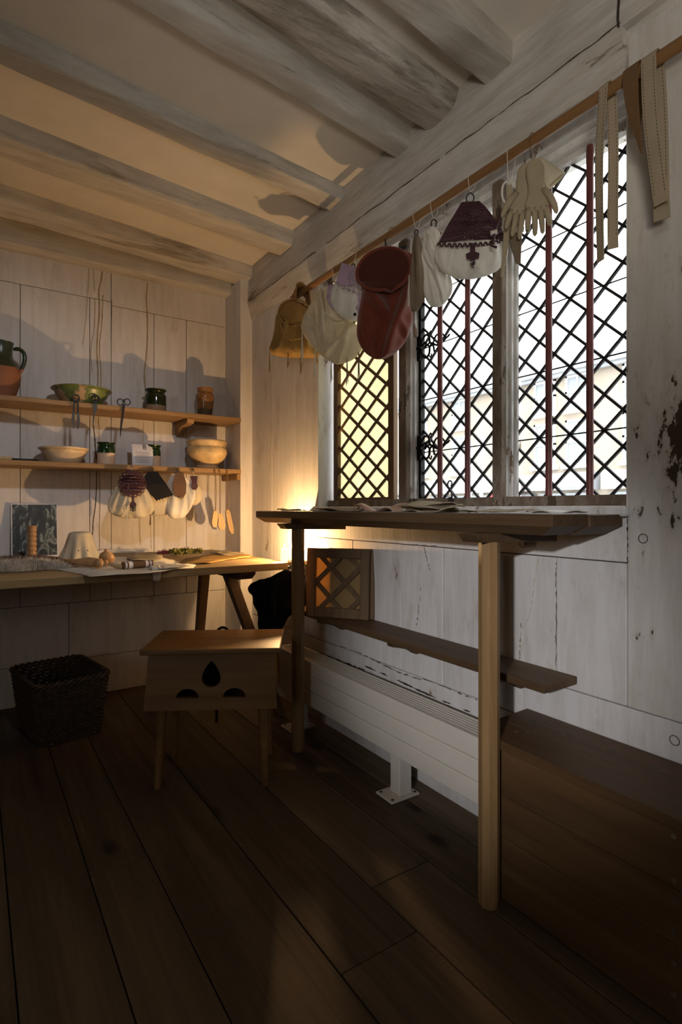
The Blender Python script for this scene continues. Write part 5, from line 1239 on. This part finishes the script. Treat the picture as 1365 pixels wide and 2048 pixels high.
# fur pelt
c0 = onZ(34, 1139, TZ); mb = MB(); P = []
fp = tag(bpy.data.objects.new('fur_pelt', None), 'brown fur pelt with white edging at the table corner', 'fur'); col.objects.link(fp); fp.location = (c0.x, c0.y, TZ)
HX, HY = .20, .115
def furz(u, v): return .002+.042*max(0, 1-abs(u)**3)*max(0, 1-abs(v)**2.4)*(1+.35*noise.noise(Vector((u*3, v*3, 1))))
def furp(u, v): return Vector((u*HX*(1+.12*noise.noise(Vector((v*2.2, 0, 3))))+.02*v, v*HY*(1+.22*noise.noise(Vector((u*2.5, 5, 0)))), furz(u, v)))
MB().grid([[furp(-1+2*i/30, -1+2*k/18) for k in range(19)] for i in range(31)]).build('skin', M['fur'], fp, smooth=180, solid=.002)
for nm, mt, rng, cnt in (('white_hair', 'fur_hair_w', (-1.02, -.34), 7000), ('brown_hair', 'fur_hair_b', (-.45, 1), 6500)):
    mb = MB()
    for _ in range(cnt):
        u, v = rnd.uniform(-1,1), rnd.uniform(*rng); p = furp(u, v); d = Vector((rnd.uniform(-.4,.9), -.5+rnd.uniform(-.5,.3), rnd.uniform(.2,.9))).normalized()*rnd.uniform(.012,.026)
        s = Vector((d.y, -d.x, 0)).normalized()*.001; e = p+d; e.z = max(e.z, .002); mb.add([p-s, p+s, e], [(0,1,2)])
    h_ = mb.build(nm, M[mt], fp); h_['kind'] = 'stuff'
# wooden tools
def tool(px, py, name, label, cat, rz=0): return thing(name, onZ(px, py, TZ)+Vector((0,0,.008)), label, cat, rz=R(rz), local=True)
o = tool(214, 1132, 'wooden_funnel', 'round wooden funnel with a spout lying on the white skin', 'wooden tool', -25)
mb = MB().lathe([(0,.075),(.006,.074),(.008,.064),(.020,.056),(.030,.042),(.033,.026),(.028,.012),(.014,.002),(.0,0)], 28)
for v in mb.v: v.y, v.z = v.y*1.0-(v.z-.03)*.35, v.z*.9+.0
mb.build('bowl', M['turned'], o, smooth=60); MB().tube([(.003,-.034,.012),(.006,-.052,.010),(.010,-.066,.012)], [.011,.009,.007], n=12).build('spout', M['turned'], o, smooth=True)
o = tool(178, 1137, 'wooden_mallet', 'brown wooden mallet lying in front of the pleated leather', 'mallet', -35)
MB().tube([(-.05,0,.018),(0,0,.019),(.05,0,.016),(.056,0,.016)], [.014,.020,.017,.012], n=16).build('head', M['turned'], o, smooth=True); MB().tube([(-.02,.0,.016),(-.06,.035,.010),(-.095,.055,.007)], [.009,.008,.007], n=10).build('handle', M['turned'], o, smooth=True)
o = tool(197, 1139, 'wooden_ball', 'small round wooden knob beside the mallet', 'wooden tool'); MB().lathe([(0,0),(.012,.002),(.019,.012),(.019,.022),(.012,.033),(0,.036)], 22).build('knob', M['turned'], o, smooth=60)
o = tool(142, 1128, 'wooden_stick', 'plain brown wooden stick beside the fur pelt', 'stick', -28); MB().tube([(-.09,0,.004),(0,0,.006),(.07,0,.005)], [.006,.009,.006], n=10).build('shaft', M['turned'], o, smooth=True)
o = tool(240, 1140, 'wooden_spoon', 'curved pale wooden spoon lying beside the bobbin', 'spoon', -20)
mb = MB().tube([(-.045,.03,.016),(-.02,.012,.008),(.01,0,.004),(.035,-.004,.004)], [.007,.009,.010,.008], n=10, flat=.7); mb.build('shaft', M['pale_wood'], o, smooth=True)
o = tool(276, 1138, 'thread_bobbin', 'birch bobbin with banded ends lying on the table front', 'bobbin', 12)
MB().tube([(-.062,0,.011),(.062,0,.011)], .0145, n=18).build('core', M['paper'], o, smooth=True)
for x in (-.060,-.046,.044,.058): MB().tube([(x-.003,0,.011),(x+.003,0,.011)], .0155, n=18).build('band', M['table_leg'], o, smooth=True)
MB().tube([(-.025,0,.011),(.028,0,.011)], .0152, n=18).build('bark', M['brown_leather'], o, smooth=True)
o = tool(228, 1111, 'rolled_skin', 'roll of grey-white skin at the back of the table', 'leather', -4); MB().tube([(-.11,.0,.012),(0,.004,.013),(.11,0,.012)], [.010,.013,.011], n=14).build('roll', M['white_kid'], o, smooth=True)
def tangle(name, px, py, label, mat, cat, n, r, spread, seed):
    p = onZ(px, py, TZ); o = tag(bpy.data.objects.new(name, None), label, cat); col.objects.link(o); o.location = (p.x, p.y, TZ+.007); q = random.Random(seed); mb = MB()
    for _ in range(n):
        c = Vector((q.uniform(-1,1)*spread[0], q.uniform(-1,1)*spread[1], q.uniform(.3,1)*spread[2])); d = Vector((q.uniform(-1,1), q.uniform(-1,1), q.uniform(-.3,.5))).normalized()*q.uniform(.012,.032)
        e = c+d; e.z = max(.002, e.z); m_ = (c+e)/2+Vector((0,0,.006)); mb.tube([c, m_, e], [r, r*1.5, r*.3], n=4, flat=.4)
    k_ = mb.build('sprigs', M[mat], o); k_['kind'] = 'stuff'; return o
tangle('dried_herbs', 374, 1113, 'green dried herb sprigs heaped on the table', 'herb', 'herbs', 260, .0028, (.075,.03,.022), 1)
tangle('madder_root', 338, 1112, 'reddish tangle of dyed wool beside the green herbs', 'yarn_pink', 'wool', 160, .0016, (.05,.03,.012), 2)

# ================================================================== ON THE WINDOW DESK
GD = 'leather cuttings on the window desk'
def cutting(y, x, ln, wd, ht, label, mat, rz, name='leather_cutting', seed=0, layers=1):
    o = thing(name, (x, y, DZ+.0015), label, 'leather', GD, rz=R(rz), local=True)
    for q in range(layers):
        P = []
        for i in range(21):
            f = i/20; row = []
            for k in range(9):
                g = k/8-.5; ww = wd*(.65+.35*sin(pi*min(1, f*1.15+.1)))*(1-.08*q)
                z = ht*max(0, noise.noise(Vector((f*2.6+seed, g*1.5, q*2.7)))+.25)*(1 if layers == 1 else .8)+q*ht*.45+.001
                row.append(Vector(((f-.5)*ln*(1-.06*q), g*ww, z)))
            P.append(row)
        MB().grid(P).build('piece', M[mat], o, smooth=180, solid=.002)
    return o
cutting(1.485, 1.16, .24, .10, .030, 'rosy brown leather cutting curled up under the window', 'rosy', -93, seed=3.2)
cutting(1.25, 1.17, .22, .11, .020, 'stacked pale tan leather soles under the mullion', 'glove', -84, seed=6.1, layers=3)
cutting(1.70, 1.16, .28, .14, .012, 'flat dark leather cutting in the middle of the desk', 'brown_leather', -90, seed=9.0)
cutting(1.01, 1.20, .22, .12, .012, 'flat pale leather cutting near the right desk end', 'glove', -88, seed=12.2)
cutting(.86, 1.24, .13, .10, .009, 'small white leather offcut at the right desk end', 'white_kid', -80, seed=15.2)
cutting(1.93, 1.17, .12, .07, .026, 'curled white leather paring below the lattice screen', 'white_kid', -86, seed=18.3)
cutting(2.13, 1.16, .14, .09, .012, 'buff leather offcut at the far desk end', 'glove', -92, seed=21.7)
cleanup()
